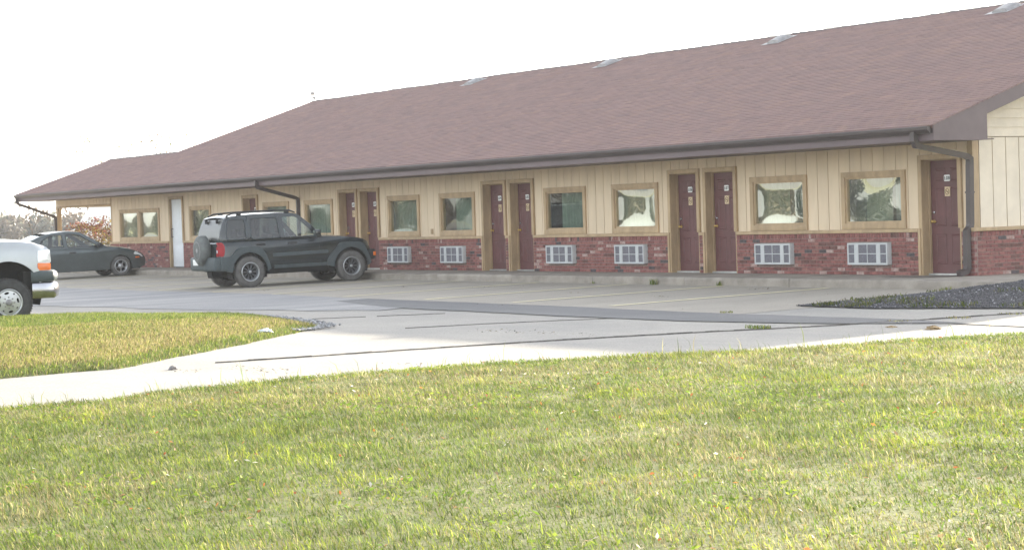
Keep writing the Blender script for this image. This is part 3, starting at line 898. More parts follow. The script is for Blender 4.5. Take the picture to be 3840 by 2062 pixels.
# small antenna unit on the far end of the ridge
an = empty('antenna_mast', (XM - .02 + .1, RIDGE_Y, ZR), parent=motel)
mb = MB(); mb.tube([(0, 0, 0), (-.02, 0, .10)], .02, 8); mb.tube([(.05, 0, .06), (.05, 0, .42)], .016, 8); mb.build('mast', M['vent_metal'], an)
mb = MB(); mb.bbox(-.17, -.02, -.06, .06, .22, .33, .012); mb.bbox(-.17, .08, -.03, .03, .10, .15, .008); mb.build('receiver_box', M['vent_metal'], an)
mb = MB(); mb.bbox(-.17, .09, -.02, .02, .395, .42, .004); mb.tube([(-.15, 0, .33), (-.15, 0, .41)], .008, 6); mb.build('cross_arm', M['vent_metal'], an)

# fascia, gutter, soffit, gable trim
mb = MB()
mb.box(XLL + .01, XR - .025, EAVE_Y, EAVE_Y + .03, 2.505, 2.735)
fas = mb.build('fascia', M['fascia'], motel)
x = XLL + 3.0
while x < 0:
    mb = MB(); mb.box(x, x + .055, EAVE_Y - .004, EAVE_Y - .0005, 2.507, 2.70); mb.build('fascia_joint', M['fascia'], fas); x += 3.66
mb = MB()
gp = [(EAVE_Y - .002, 2.625), (EAVE_Y - .06, 2.625), (EAVE_Y - .085, 2.655), (EAVE_Y - .125, 2.69), (EAVE_Y - .132, 2.735), (EAVE_Y - .12, 2.748), (EAVE_Y - .112, 2.74), (EAVE_Y - .115, 2.70), (EAVE_Y - .05, 2.64), (EAVE_Y - .006, 2.64), (EAVE_Y - .006, 2.74), (EAVE_Y - .002, 2.74)]
mb.prism(gp, XLL - .02, XR - .05, 0); mb.prism([gp[0], gp[1], gp[2], gp[3], gp[4], gp[5], (EAVE_Y - .002, 2.742)], XR - .0495, XR - .045, 0)
mb.prism([gp[0], gp[1], gp[2], gp[3], gp[4], gp[5], (EAVE_Y - .002, 2.742)], XLL - .026, XLL - .0205, 0)
mb.build('gutter', M['gutter'], motel)
mb = MB(); mb.box(XLL + .03, XR - .03, EAVE_Y + .03, .0, SOF + .002, SOF + .02)
mb.box(XLL + .03, XL, .0, 5.7, SOF + .002, SOF + .02)
mb.build('soffit', M['soffit'], motel)
mb = MB()
mb.prism([(EAVE_Y - .02, 2.503), (-.19, 2.503), (-.19, 2.955), (RIDGE_Y, roofz(RIDGE_Y) - .28), (RIDGE_Y, roofz(RIDGE_Y) - .010), (EAVE_Y - .02, roofz(EAVE_Y) - .010)], XR - .024, XR, 0)
mb.prism([(15.1, 2.503), (16.37, 2.503), (16.37, 2.72), (RIDGE_Y, roofz(RIDGE_Y) - .035), (RIDGE_Y, roofz(RIDGE_Y) - .28), (15.1, 2.955)], XR - .0235, XR - .001, 0)
mb.box(.03, XR - .025, -.215, -.19, SOF + .021, 2.955)
mb.build('gable_fascia', M['fascia'], motel)
mb = MB(); mb.add([(.0, -.19, 2.945), (XR - .025, -.19, 2.945), (XR - .025, RIDGE_Y, roofz(RIDGE_Y) - .285), (.0, RIDGE_Y, roofz(RIDGE_Y) - .285)], [(0, 3, 2, 1)])
mb.build('gable_soffit', M['soffit'], motel)
mb = MB()
mb.prism([(EAVE_Y - .02, 2.503), (-.1, 2.503), (LOW_Y, roofz(LOW_Y) - .24), (LOW_Y, ZLR - .035), (EAVE_Y - .02, roofz(EAVE_Y) - .035)], XLL, XLL + .024, 0)
mb.prism([(LOW_Y, roofz(LOW_Y) - .24), (4.4, 2.503), (5.75, 2.503), (5.75, 2.72), (LOW_Y, ZLR - .035)], XLL + .0005, XLL + .0235, 0)
mb.prism([(LOW_Y + .1, roofz(LOW_Y + .1) - .22), (RIDGE_Y, ZR - .24), (RIDGE_Y, ZR - .035), (LOW_Y + .1, roofz(LOW_Y + .1) - .035)], XM, XM + .022, 0)
mb.prism([(-.05, SOF + .021), (4.3, SOF + .021), (LOW_Y, roofz(LOW_Y) - .1)], XLL + .03, XLL + .05, 0)
mb.build('gable_fascia', M['fascia'], motel)

# porch beam and posts at the office end
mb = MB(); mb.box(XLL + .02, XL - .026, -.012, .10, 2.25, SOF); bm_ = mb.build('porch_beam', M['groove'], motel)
x = XLL + .02
while x < XL - .1:
    x1 = min(x + .305, XL - .027); mb = MB(); mb.box(x + .011, x1 - .011, -.03, -.0125, 2.30, SOF - .001); mb.build('siding_board', M['cream'], bm_); x = x1
mb = MB(); mb.bbox(XLL + .018, XL - .027, -.036, .11, 2.235, 2.298, .004); mb.build('beam_trim', M['tan'], bm_)
mb = MB(); mb.box(XLL + .02, XL, 4.2, 4.3, 2.25, SOF); mb.box(XLL + .02, XLL + .12, .12, 4.2, 2.25, SOF); mb.build('porch_beam', M['cream'], motel)
def post(px, py):
    mb = MB(); mb.bbox(px - .075, px + .075, py - .075, py + .075, .14, 2.235, .008)
    p = mb.build('porch_post', M['tan'], motel)
    mb = MB(); mb.prism([(px + .076, 2.05), (px + .30, 2.234), (px + .076, 2.234)], py - .03, py + .03, 1); mb.build('corner_bracket', M['tan'], p)
    return p
post(XLL + .13, .035); post(XLL + .13, 4.25)

# downspouts: rectangular pipe with elbows
def spout(pts, w=.043):
    mb = MB(); mb.tube(pts, w, 4, 0, False)
    return mb.build('downspout', M['gutter'], motel)
spout([(.13, -1.52, 2.66), (.13, -1.52, 2.52), (.12, -1.46, 2.43), (.02, -.17, 2.25), (.01, -.075, 2.20), (.0, -.07, 2.08), (-.02, -.07, 1.06), (-.02, -.09, .99), (-.02, -.165, .93), (-.02, -.165, .30), (-.03, -.20, .235), (-.05, -.36, .20)], .072)
spout([(-25.35, -1.52, 2.66), (-25.35, -1.52, 2.52), (-25.36, -1.46, 2.45), (-25.68, -.17, 2.16), (-25.7, -.075, 2.12), (-25.7, -.07, 2.0), (-25.7, -.07, 1.06), (-25.7, -.17, .93), (-25.7, -.17, .28), (-25.7, -.33, .21)], .068)
spout([(-44.80, -1.52, 2.66), (-44.80, -1.52, 2.50), (-44.80, -1.47, 2.43), (-44.86, -.14, 1.95), (-44.87, -.085, 1.90), (-44.87, -.08, 1.78), (-44.87, -.08, .28), (-44.87, -.25, .21)], .062)
mb = MB(); mb.box(-.075, .06, -.125, -.02, 1.6, 1.63); mb.build('downspout_strap', M['gutter'], motel)

# ------------------------------------------------------------------ vehicles
M['black_paint'] = pm('black_car_paint', (0.008, 0.016, 0.020), 0.22, var=0.2, scale=2, spec=0.5, coat=0.6)
M['grey_plastic'] = pm('grey_bumper_plastic', (0.055, 0.072, 0.078), 0.55, var=0.10, scale=6)
M['grey_paint'] = pm('dark_grey_car_paint', (0.078, 0.095, 0.098), 0.25, metal=0.3, var=0.08, scale=2, coat=0.6)
M['silver_paint'] = pm('silver_truck_paint', (0.46, 0.48, 0.50), 0.28, metal=0.35, var=0.04, scale=2, coat=0.5)
M['rubber'] = pm('tyre_rubber', (0.045, 0.045, 0.047), 0.8, var=0.2, scale=12, bump=0.3, bscale=60)
M['dusty_rubber'] = pm('dusty_tyre_rubber', (0.13, 0.125, 0.12), 0.9, col2=(0.075, 0.073, 0.07), scale=9)
M['black_trim'] = pm('black_trim', (0.018, 0.018, 0.020), 0.5, var=0.1)
M['under'] = pm('underbody', (0.012, 0.012, 0.013), 0.9, var=0.2)
M['seat'] = pm('grey_seat_cloth', (0.06, 0.065, 0.08), 0.9, var=0.1)
M['rim_dark'] = pm('dark_wheel', (0.10, 0.105, 0.115), 0.4, metal=0.6, var=0.1)
M['alloy'] = pm('alloy_wheel', (0.50, 0.51, 0.53), 0.3, metal=0.8, var=0.06, scale=10)
M['red_lens'] = pm('red_lamp_lens', (0.30, 0.008, 0.015), 0.35, var=0.1, spec=0.2)
M['amber'] = pm('amber_lamp_lens', (0.75, 0.17, 0.02), 0.2, var=0.05, coat=0.5)
M['clear'] = pm('clear_lamp_lens', (0.72, 0.74, 0.76), 0.12, metal=0.3, var=0.12, scale=18, coat=0.5)
M['car_glass'] = glassmat('car_glass', (0.72, 0.82, 0.80), 0.03)
M['tint_glass'] = glassmat('tinted_glass', (0.10, 0.14, 0.16), 0.02)
M['dust_glass'] = glassmat('dusty_rear_glass', (0.20, 0.23, 0.23), 0.04, 0.3)
M['grey_cover'] = pm('spare_tyre_cover', (0.11, 0.12, 0.115), 0.6, var=0.18, scale=6)

def side_panel(mb, outer, holes, yf, side, step=.09, off=0.0, mi=0, wall=None):
    """2D outline (x,z) mapped to the car's side; wall = depth of the edge folded inwards"""
    V, F = tri2d(outer, holes, step)
    vs = [(x, side * (yf(x, z) + off), z) for x, z in V]
    mb.add(vs, [f if side < 0 else f[::-1] for f in F], mi, True)
    if wall:
        for L in [outer] + list(holes):
            n = len(L); vv = []
            for x, z in L: vv += [(x, side * (yf(x, z) + off), z), (x, side * (yf(x, z) + off - wall), z)]
            mb.add(vv, [(2 * i, 2 * ((i + 1) % n), 2 * ((i + 1) % n) + 1, 2 * i + 1) for i in range(n)], mi, False)

def skin(mb, line, yf, crown=0.0, n=10, mi=0, inset=0.0):
    """surface joining the left and right sides along an (x,z) outline"""
    k = len(line); vs = []; fs = []
    for (x, z) in line:
        w = yf(x, z) - inset
        for j in range(n + 1):
            t = -1 + 2 * j / n
            vs.append((x, w * t, z + crown * (1 - t * t)))
    for i in range(k - 1):
        for j in range(n): fs.append((i * (n + 1) + j, i * (n + 1) + j + 1, (i + 1) * (n + 1) + j + 1, (i + 1) * (n + 1) + j))
    mb.add(vs, fs, mi, True)

def smooth_line(pts, n=6):
    """Catmull-Rom through 2D points"""
    P = [pts[0]] + list(pts) + [pts[-1]]; out = []
    for i in range(1, len(P) - 2):
        a, b, c, d = [np.array(P[i + k], float) for k in (-1, 0, 1, 2)]
        for k in range(n):
            t = k / n
            out.append(tuple(.5 * ((2 * b) + (-a + c) * t + (2 * a - 5 * b + 4 * c - d) * t * t + (-a + 3 * b - 3 * c + d) * t ** 3)))
    out.append(tuple(pts[-1]))
    return out

def seg_dist(p, line):
    best = 9
    for a, b in zip(line[:-1], line[1:]):
        ax, az = a; bx, bz = b
        dx, dz = bx - ax, bz - az; l2 = dx * dx + dz * dz
        t = 0 if l2 == 0 else max(0, min(1, ((p[0] - ax) * dx + (p[1] - az) * dz) / l2))
        best = min(best, math.hypot(p[0] - ax - t * dx, p[1] - az - t * dz))
    return best

def make_yf(W, x_r, x_f, top, r_end=.35, taper=.12, tumble=.05, shoulder=.05, sr=.09, bulge_z=.62):
    def yf(x, z):
        w = W
        for e, s in ((x_f - x, 1), (x - x_r, 1)):
            if e < r_end:
                t = max(0.0, 1 - e / r_end); w -= taper * t * t
        w -= tumble * ((z - bulge_z) / .5) ** 2
        d = seg_dist((x, z), top)
        if d < sr: w -= shoulder * (1 - d / sr) ** 2
        return w
    return yf

def arc_cut(cx, cz, r, zb, n=18):
    """points of a wheel arch from front to rear along the sill (going in -x direction)"""
    a = math.asin(max(-1, min(1, (zb - cz) / r)))
    return [(cx + r * math.cos(t), cz + r * math.sin(t)) for t in np.linspace(a, PI - a, n)]

def wheel(parent, x, y, z, R, w, rimR, side, style):
    t = MB(); hw = w / 2
    t.lathe([(rimR - .012, -hw + .03), (rimR + .008, -hw + .006), (rimR + .045, -hw), (R - .045, -hw + .002), (R - .014, -hw + .014), (R, -hw + .04), (R, hw - .04), (R - .014, hw - .014), (R - .045, hw - .002), (rimR + .045, hw), (rimR + .008, hw - .006), (rimR - .012, hw - .03)], (0, 0, 0), 'y', 40)
    # tread blocks
    for i in range(56):
        a = 2 * PI * i / 56
        for yy in (-hw * .72, -hw * .2, hw * .3, hw * .8):
            aa = a + (.03 if yy > 0 else 0)
            c, s = math.cos(aa), math.sin(aa); c2, s2 = math.cos(aa + .07), math.sin(aa + .07)
            r0, r1 = R - .004, R + .006; y0, y1 = yy - w * .10, yy + w * .10
            t.add([(r1 * c, y0, r1 * s), (r1 * c2, y0, r1 * s2), (r1 * c2, y1, r1 * s2), (r1 * c, y1, r1 * s), (r0 * c, y0, r0 * s), (r0 * c2, y0, r0 * s2), (r0 * c2, y1, r0 * s2), (r0 * c, y1, r0 * s)], [(0, 1, 2, 3), (0, 4, 5, 1), (1, 5, 6, 2), (2, 6, 7, 3), (3, 7, 4, 0)])
    wo_ = t.build('wheel', M['dusty_rubber' if style != 'hd' else 'rubber'], parent, (x, y, z))
    o = side * hw                     # outer side
    r = MB()
    m_lip = M['alloy']
    r.lathe([(rimR - .0, o * .80), (rimR + .004, o * .97), (rimR - .012, o * 1.0), (rimR - .022, o * .93), (rimR - .028, o * .1), (rimR - .03, -o * .8)], (0, 0, 0), 'y', 40)
    r.build('rim', m_lip, wo_)
    f = MB()
    holes = []
    if style == 'jeep':
        for i in range(10):
            a = 2 * PI * (i + .5) / 10
            ca = math.cos(a), math.sin(a)
            p = [(.062, -.010), (.165, -.032), (.178, -.02), (.178, .02), (.165, .032), (.062, .010)]
            holes.append([(q * ca[0] - s * ca[1], q * ca[1] + s * ca[0]) for q, s in p])
    elif style == 'focus':
        for i in range(5):
            a = 2 * PI * i / 5 + PI / 2
            ca = math.cos(a), math.sin(a)
            for p in ([(.075, -.040), (.150, -.075), (.172, -.04), (.172, .04), (.150, .075), (.075, .040)],):
                holes.append([(q * ca[0] - s * ca[1], q * ca[1] + s * ca[0]) for q, s in p])
            a += PI / 5; ca = math.cos(a), math.sin(a)
            p = [(.085, -.006), (.165, -.012), (.165, .012), (.085, .006)]
            holes.append([(q * ca[0] - s * ca[1], q * ca[1] + s * ca[0]) for q, s in p])
    else:
        for i in range(8):
            a = 2 * PI * i / 8 + .2
            if i % 2 == 0: holes.append(circ(.155 * math.cos(a), .155 * math.sin(a), .020, 14, ry=.042, rot=a))
            else: holes.append(circ(.165 * math.cos(a), .165 * math.sin(a), .014, 10, ry=.018, rot=a))
    V, F = tri2d(circ(0, 0, rimR - .027, 48), holes, .05)
    yo = o * (.62 if style == 'jeep' else .80)
    def dish(a, b):
        q = math.hypot(a, b) / rimR
        return yo - side * .022 * (1 - (2 * q - 1) ** 2) * (style != 'hd') + side * .018 * (1 - q) * (style == 'hd')
    f.add([(a, dish(a, b), b) for a, b in V], F, 0, False)
    for h in holes:
        vv = []
        for a, b in h: vv += [(a, dish(a, b), b), (a, dish(a, b) - side * .03, b)]
        n = len(h); f.add(vv, [(2 * i, 2 * ((i + 1) % n), 2 * ((i + 1) % n) + 1, 2 * i + 1) for i in range(n)], 0)
    f.build('wheel_face', M['rim_dark' if style == 'jeep' else 'alloy'], wo_)
    h = MB()
    h.lathe([(.034, yo - side * .01), (.034, yo + side * .016), (.026, yo + side * .024), (.001, yo + side * .026)] if style != 'hd' else [(.055, yo - side * .01), (.055, yo + side * .04), (.048, yo + side * .05), (.001, yo + side * .052)], (0, 0, 0), 'y', 20)
    if style == 'hd':
        for i in range(8):
            a = 2 * PI * i / 8; h.lathe([(.013, yo), (.012, yo + side * .038), (.001, yo + side * .04)], (.088 * math.cos(a), 0, .088 * math.sin(a)), 'y', 8)
    h.build('hub_cap', M['alloy' if style != 'hd' else 'vent_metal'], wo_)
    d = MB(); d.lathe([(rimR - .03, 0), (.001, 0)], (0, -o * .15, 0), 'y', 24); d.build('brake_disc', M['under'], wo_)
    return wo_

def liner(mb, cx, cz, r, y_in, y_out, side):
    """inside of a wheel arch"""
    pts = [(cx + r * math.cos(t), cz + r * math.sin(t)) for t in np.linspace(-.35, PI + .35, 20)]
    vs = []
    for a, b in pts: vs += [(a, side * y_out, b), (a, side * y_in, b)]
    mb.add(vs, [(2 * i, 2 * i + 1, 2 * i + 3, 2 * i + 2) for i in range(len(pts) - 1)], 0, True)
    mb.add([(a, side * y_in, b) for a, b in pts], [tuple(range(len(pts)))], 0)

def glass_poly(parent, poly, yf, side, mat, off=-.012, name='side_window'):
    mb = MB(); side_panel(mb, poly, (), yf, side, .15, off); return mb.build(name, mat, parent)

def seam(mb, pts, yf, side, r=.005, off=.0005):
    mb.tube([(x, side * (yf(x, z) + off), z) for x, z in pts], r, 5)

def seat_row(parent, x, ys, z0, zt):
    for y in ys:
        s = MB(); s.bbox(x - .10, x + .05, y - .24, y + .24, z0, zt - .20, .05); s.bbox(x - .06, x + .42, y - .24, y + .24, z0 - .12, z0 + .08, .04)
        s.bbox(x - .10, x - .0, y - .13, y + .13, zt - .19, zt, .045); s.tube([(x - .05, y - .05, zt - .24), (x - .05, y - .05, zt - .1)], .01, 6)
        s.build('seat', M['seat'], parent)

# ---- black SUV -----------------------------------------------------------
suv = empty('suv', (-19.30, -3.68, gz(-3.68)), math.radians(86))
suv.rotation_euler = (0, -.0152, math.radians(86))
tag(suv, 'muddy black SUV with grey fender flares and a covered spare wheel on its tailgate', 'suv')
AF, AR, SR = 1.325, -1.325, .41
top = smooth_line([(-2.06, .60), (-2.06, .90), (-2.03, 1.10), (-1.5, 1.125), (-.5, 1.12), (.52, 1.115), (.66, 1.13), (1.2, 1.10), (1.62, 1.04), (1.81, .96), (1.88, .83), (1.89, .62)], 5)
yf = make_yf(.865, -2.06, 1.89, top[12:-6], .30, .10, .045, .05, .08)
zb = .44
outer = [(-2.06, .60), (-2.03, zb)] + [] 
low = [(2.0, .62), (1.97, .50)] + arc_cut(AF, .37, .47, .46)[0:] + [] 
body_line = top + [(1.87, .50)] + arc_cut(AF, .38, .46, .48) + [(AF - .47, zb), (AR + .47, zb)] + arc_cut(AR, .38, .46, .48) + [(-2.02, .50)]
b = MB()
for s in (-1, 1): side_panel(b, body_line, (), yf, s, .085, 0, 0, .03)
skin(b, [(-2.02, .50)] + top + [(1.87, .50)], yf, .0, 12)
# hood crown
hood = [p for p in top if p[0] > .5 and p[1] > .90]
skin(b, [(x, z + .001) for x, z in hood], lambda x, z: yf(x, z) - .10, .035, 12)
body = b.build('body', M['black_paint'], suv)
u = MB(); u.box(-1.95, 1.82, -.62, .62, .40, .52); u.box(-.80, .78, -.72, .72, .29, .46); u.box(-2.0, .55, -.80, .80, .52, .60)
for s in (-1, 1):
    for cx in (AF, AR): liner(u, cx, .38, .455, .50, .84, s)
u.tube([(AR, -.7, .36), (AR, .7, .36)], .06, 8); u.tube([(AF, -.7, .36), (AF, .7, .36)], .05, 8)
u.bbox(-.5, .3, -.3, .3, .30, .42, .03); u.bbox(-1.0, -.55, .1, .5, .27, .42, .05)
u.build('underbody', M['under'], suv)
# greenhouse
gtop = [(-2.035, 1.10), (-2.0, 1.30), (-1.93, 1.52), (-1.86, 1.655), (-1.75, 1.70), (-1.3, 1.735), (-.6, 1.745), (-.1, 1.725), (.05, 1.68), (.33, 1.44), (.60, 1.15), (.62, 1.12)]
def gyf(x, z):
    t = (z - 1.10) / .62
    w = .835 - .115 * t - .03 * t * t
    if x < -1.7: w -= .10 * ((-1.7 - x) / .35) ** 2
    if x > .1: w -= .05 * ((x - .1) / .5) ** 2
    return w
w1 = rounded([(-1.87, 1.16), (-1.36, 1.16), (-1.36, 1.635), (-1.80, 1.635)], .07)
w2 = rounded([(-1.23, 1.155), (-.50, 1.155), (-.53, 1.645), (-1.23, 1.645)], .05)
w3 = rounded([(-.38, 1.155), (.42, 1.155), (.30, 1.32), (.02, 1.60), (-.06, 1.645), (-.39, 1.645)], .05)
b = MB()
for s in (-1, 1): side_panel(b, gtop, (w1, w2, w3), gyf, s, .12, 0, 0, .035)
roofl = [p for p in gtop if p[1] > 1.69]
skin(b, smooth_line([(-1.86, 1.655)] + roofl + [(.05, 1.68)], 4), gyf, .035, 12)
skin(b, [(-2.035, 1.10), (-2.028, 1.155)], gyf, 0, 6); skin(b, [(.04, 1.685), (.09, 1.645)], gyf, .03, 8)
cab = b.build('cabin', M['black_paint'], suv)
for s in (-1, 1):
    for wpoly, mt in ((w1, 'tint_glass'), (w2, 'tint_glass'), (w3, 'car_glass')): glass_poly(cab, wpoly, gyf, s, M[mt])
    fr = MB()
    for wpoly in (w1, w2):
        seam(fr, wpoly[len(wpoly) // 2 - 2:] + wpoly[:8], gyf, s, .008, .002)
    fr.build('window_trim', M['grey_plastic'], cab)
b = MB(); skin(b, [(.085, 1.648), (.33, 1.425), (.585, 1.16)], lambda x, z: gyf(x, z) - .03, .03, 10); b.build('windshield', M['car_glass'], cab)
b = MB(); skin(b, [(-2.026, 1.16), (-1.99, 1.34), (-1.93, 1.52), (-1.875, 1.64)], lambda x, z: gyf(x, z) - .045, 0, 10); b.build('rear_window', M['dust_glass'], cab)
for s in (-.42, .30):
    k = MB(); k.bbox(-1.965, -1.90, s - .02, s + .02, 1.55, 1.66, .01); k.build('glass_hinge', M['black_trim'], cab)
for s in (-1, 1):
    rl = MB(); y = s * .60
    rl.tube([(-1.78, y, 1.715), (-1.62, y, 1.775), (-1.2, y, 1.80), (-.5, y, 1.81), (-.15, y, 1.80), (.0, y, 1.74)], [.016, .022, .022, .022, .022, .016], 8)
    for xx in (-1.45, -.22): rl.bbox(xx - .06, xx + .06, y - .018, y + .018, 1.70, 1.80, .01)
    rl.build('roof_rail', M['black_trim'], suv)
seat_row(suv, -.32, (-.38, .38), .82, 1.46); seat_row(suv, -1.12, (-.42, .0, .42), .82, 1.40)
k = MB(); k.bbox(.25, .60, -.72, .72, .85, 1.12, .04); k.lathe([(.17, -.012), (.185, 0), (.17, .012)], (.18, .38, 1.08), 'x', 20); k.build('dashboard', M['black_trim'], suv)
# flares
def flare_poly(cx, ro, sx0, sx1):
    ri = .455
    inn = [(cx + ri * math.cos(t), .38 + ri * math.sin(t)) for t in np.linspace(-.02, PI + .02, 22)]
    out = [(cx + sx0, .44), (cx + sx0 + .09, .60), (cx + ro * .62, .38 + ro * .86), (cx + ro * .34, .38 + ro * 1.02), (cx - ro * .34, .38 + ro * 1.02), (cx - ro * .62, .38 + ro * .86), (cx - sx1 - .09, .60), (cx - sx1, .44)]
    out = smooth_line([(cx - sx1, .43), (cx - sx1 + .05, .60), (cx - ro * .66, .38 + ro * .80), (cx - ro * .40, .38 + ro * 1.0), (cx + ro * .40, .38 + ro * 1.0), (cx + ro * .66, .38 + ro * .80), (cx + sx0 - .05, .60), (cx + sx0, .43)], 4)
    return inn + out
for s in (-1, 1):
    for cx in (AF, AR):
        f = MB(); side_panel(f, flare_poly(cx, .575, .54, .66), (), lambda x, z: .90 - .03 * max(0, (abs(x) - 1.7) / .3) ** 2, s, .09, .0, 0, .09); f.build('fender_flare', M['grey_plastic'], suv)
    f = MB(); side_panel(f, [(AR + .63, .42), (AF - .63, .42), (AF - .63, .50), (AR + .63, .50)], (), yf, s, .2, .022, 0, .05); f.build('rocker_trim', M['grey_plastic'], suv)
    f = MB(); side_panel(f, rounded([(AR + .60, .70), (AF - .60, .72), (AF - .60, .80), (AR + .60, .79)], .03), (), yf, s, .3, .016, 0, .03); f.build('door_moulding', M['grey_plastic'], suv)
    dl = MB()
    for pts in ([(-.455, .50), (-.455, 1.10)], [(.52, .50), (.50, .9), (.50, 1.09)], [(-1.30, 1.10), (-1.28, 1.0), (-1.05, .93), (-.86, .75), (-.80, .50)]): seam(dl, pts, yf, s, .0045)
    for pts in ([(-.455, 1.12), (-.46, 1.70)], [(-1.29, 1.12), (-1.29, 1.70)]): seam(dl, pts, gyf, s, .0045)
    dl.build('door_seam', M['black_trim'], suv)
    for hx in (-1.12, -.30):
        h = MB(); y0 = yf(hx, 1.02); h.bbox(hx - .0, hx + .22, s * y0 - .02, s * y0 + .02, .985, 1.035, .012); h.build('door_handle', M['black_trim'], suv)
    mi = MB(); mi.bbox(.34, .47, s * .98 - .10, s * .98 + .10, 1.12, 1.30, .03); mi.tube([(.42, s * .80, 1.14), (.42, s * .92, 1.18)], .03, 8); mi.build('side_mirror', M['black_paint'], suv)
    tl = MB(); V_, F_ = tri2d(rounded([(.62, .76), (.86, .76), (.86, 1.12), (.66, 1.12)], .06), (), .08)
    pl = rounded([(-2.06, .77), (-1.96, .76), (-1.92, .90), (-1.925, 1.03), (-1.97, 1.10), (-2.05, 1.10)], .05)
    side_panel(tl, pl, (), yf, s, .06, .012, 0, .03)
    tl.add([(-2.075, s * .64, .77), (-2.075, s * .755, .77), (-2.075, s * .755, 1.10), (-2.075, s * .68, 1.10), (-2.05, s * .64, .77), (-2.05, s * .765, .77), (-2.05, s * .765, 1.10), (-2.05, s * .68, 1.10)], [(0, 1, 2, 3), (0, 4, 5, 1), (1, 5, 6, 2), (2, 6, 7, 3), (3, 7, 4, 0)])
    t_ = tl.build('tail_lamp', M['red_lens'], suv)
    q = MB(); q.bbox(-2.082, -2.07, s * .705 - .035, s * .705 + .035, .85, .92, .006); q.build('reversing_lamp', M['clear'], t_)
    hl = MB(); hl.lathe([(.001, .02), (.07, .015), (.10, 0), (.105, -.05)], (1.865, s * .60, .86), 'x', 20); hl.build('headlamp', M['clear'], suv)
    ml = MB(); ml.bbox(1.93, 2.005, s * .80 - .07, s * .80 + .07, .59, .69, .012); ml.build('marker_lamp', M['amber'], suv)
bm2 = MB(); bm2.bbox(-2.20, -1.98, -.86, .86, .42, .75, .06); bm2.bbox(-2.05, -1.72, -.89, -.80, .42, .755, .03); bm2.bbox(-2.05, -1.72, .80, .89, .42, .755, .03); bm2.build('rear_bumper', M['grey_plastic'], suv)
bm2 = MB(); bm2.bbox(1.82, 2.01, -.86, .86, .50, .76, .06); bm2.bbox(1.79, 1.93, -.6, .6, .38, .52, .05); bm2.build('front_bumper', M['black_trim'], suv)
gr = MB()
for i in range(7): gr.bbox(1.875, 1.905, -.33 + i * .11 - .03, -.33 + i * .11 + .03, .78, .95, .01)
gr.build('grille', M['black_trim'], suv)
sp = MB(); sp.lathe([(.001, -.23), (.20, -.228), (.30, -.215), (.352, -.175), (.362, -.12), (.362, -.02), (.34, .0), (.001, .0)], (-2.10, -.02, .92), 'x', 36)
sw = sp.build('spare_wheel_cover', M['grey_cover'], suv)
sp = MB(); sp.lathe([(.205, -.234), (.215, -.2335), (.215, -.228)], (-2.10, -.02, .92), 'x', 36); sp.lathe([(.001, -.236), (.05, -.234), (.06, -.226)], (-2.10, -.02, .92), 'x', 20)
sp.build('cover_ring', M['vent_metal'], sw)
k = MB(); k.bbox(-2.09, -2.05, .38, .52, 1.03, 1.08, .01); k.build('tailgate_handle', M['black_trim'], suv)
k = MB(); k.bbox(-2.216, -2.195, .28, .60, .56, .70, .004); k.build('licence_plate', M['plate'], suv)
k = MB(); k.tube([(.72, -.84, 1.12), (.70, -.85, 1.72)], [.004, .0015], 5); k.build('aerial', M['black_trim'], suv)
for cx in (AF, AR):
    for s in (-1, 1): wheel(suv, cx, s * .785, .372, .372, .235, .229, s, 'jeep')

# ---- dark grey saloon car -------------------------------------------------
car = empty('sedan', (-34.18, -3.60, gz(-3.6)), math.radians(87))
car.rotation_euler = (0, -.0152, math.radians(87))
tag(car, 'dark grey four-door saloon car parked nose-in by the office window', 'car')
AF, AR = 1.31, -1.31
top = smooth_line([(-2.27, .45), (-2.28, .62), (-2.22, .90), (-2.05, 1.02), (-1.60, 1.03), (-1.3, .99), (-.6, .925), (.5, .90), (.78, .92), (1.15, .90), (1.6, .82), (1.95, .70), (2.12, .57), (2.17, .45)], 5)
yf = make_yf(.845, -2.28, 2.17, [p for p in top if -2.2 < p[0] < 1.95 and p[1] > .68], .55, .20, .05, .05, .09, .55)
body_line = top + [(2.13, .28)] + [(1.9, .22)] + arc_cut(AF, .30, .355, .24) + [(AF - .37, .22), (AR + .37, .22)] + arc_cut(AR, .30, .355, .24) + [(-2.2, .28)]
b = MB()
for s in (-1, 1): side_panel(b, body_line, (), yf, s, .085, 0, 0, .03)
skin(b, [(-2.2, .28)] + top + [(2.13, .28)], yf, 0, 12)
skin(b, [(x, z + .001) for x, z in top if x > .74 and z > .55], lambda x, z: yf(x, z) - .06, .05, 12)
b.build('body', M['grey_paint'], car)
u = MB(); u.box(-2.1, 2.0, -.6, .6, .20, .34); u.box(-1.9, .9, -.76, .76, .30, .42)
for s in (-1, 1):
    for cx in (AF, AR): liner(u, cx, .30, .352, .50, .83, s)
u.build('underbody', M['under'], car)
gtop = smooth_line([(-1.86, 1.03), (-1.55, 1.15), (-1.10, 1.335), (-.80, 1.40), (-.45, 1.43), (-.1, 1.425), (.15, 1.375), (.55, 1.14), (.92, .915)], 4)
gtop = gtop + [(.5, .89), (-.6, .91), (-1.3, .97)]
def gyf(x, z):
    t = (z - .90) / .52
    w = .80 - .15 * t - .03 * t * t
    if x < -.9: w -= .06 * ((-.9 - x) / .8) ** 2
    if x > .3: w -= .03 * ((x - .3) / .6) ** 2
    return w
w1 = rounded([(-1.19, 1.02), (-.44, .955), (-.47, 1.345), (-.80, 1.335), (-1.02, 1.235)], .04)
w2 = rounded([(-.32, .95), (.66, .935), (.42, 1.10), (.10, 1.30), (-.08, 1.35), (-.35, 1.355)], .04)
w0 = rounded([(-1.28, 1.045), (-1.25, 1.03), (-1.12, 1.17), (-1.22, 1.12)], .02)
b = MB()
for s in (-1, 1): side_panel(b, gtop, (w1, w2), gyf, s, .12, 0, 0, .03)
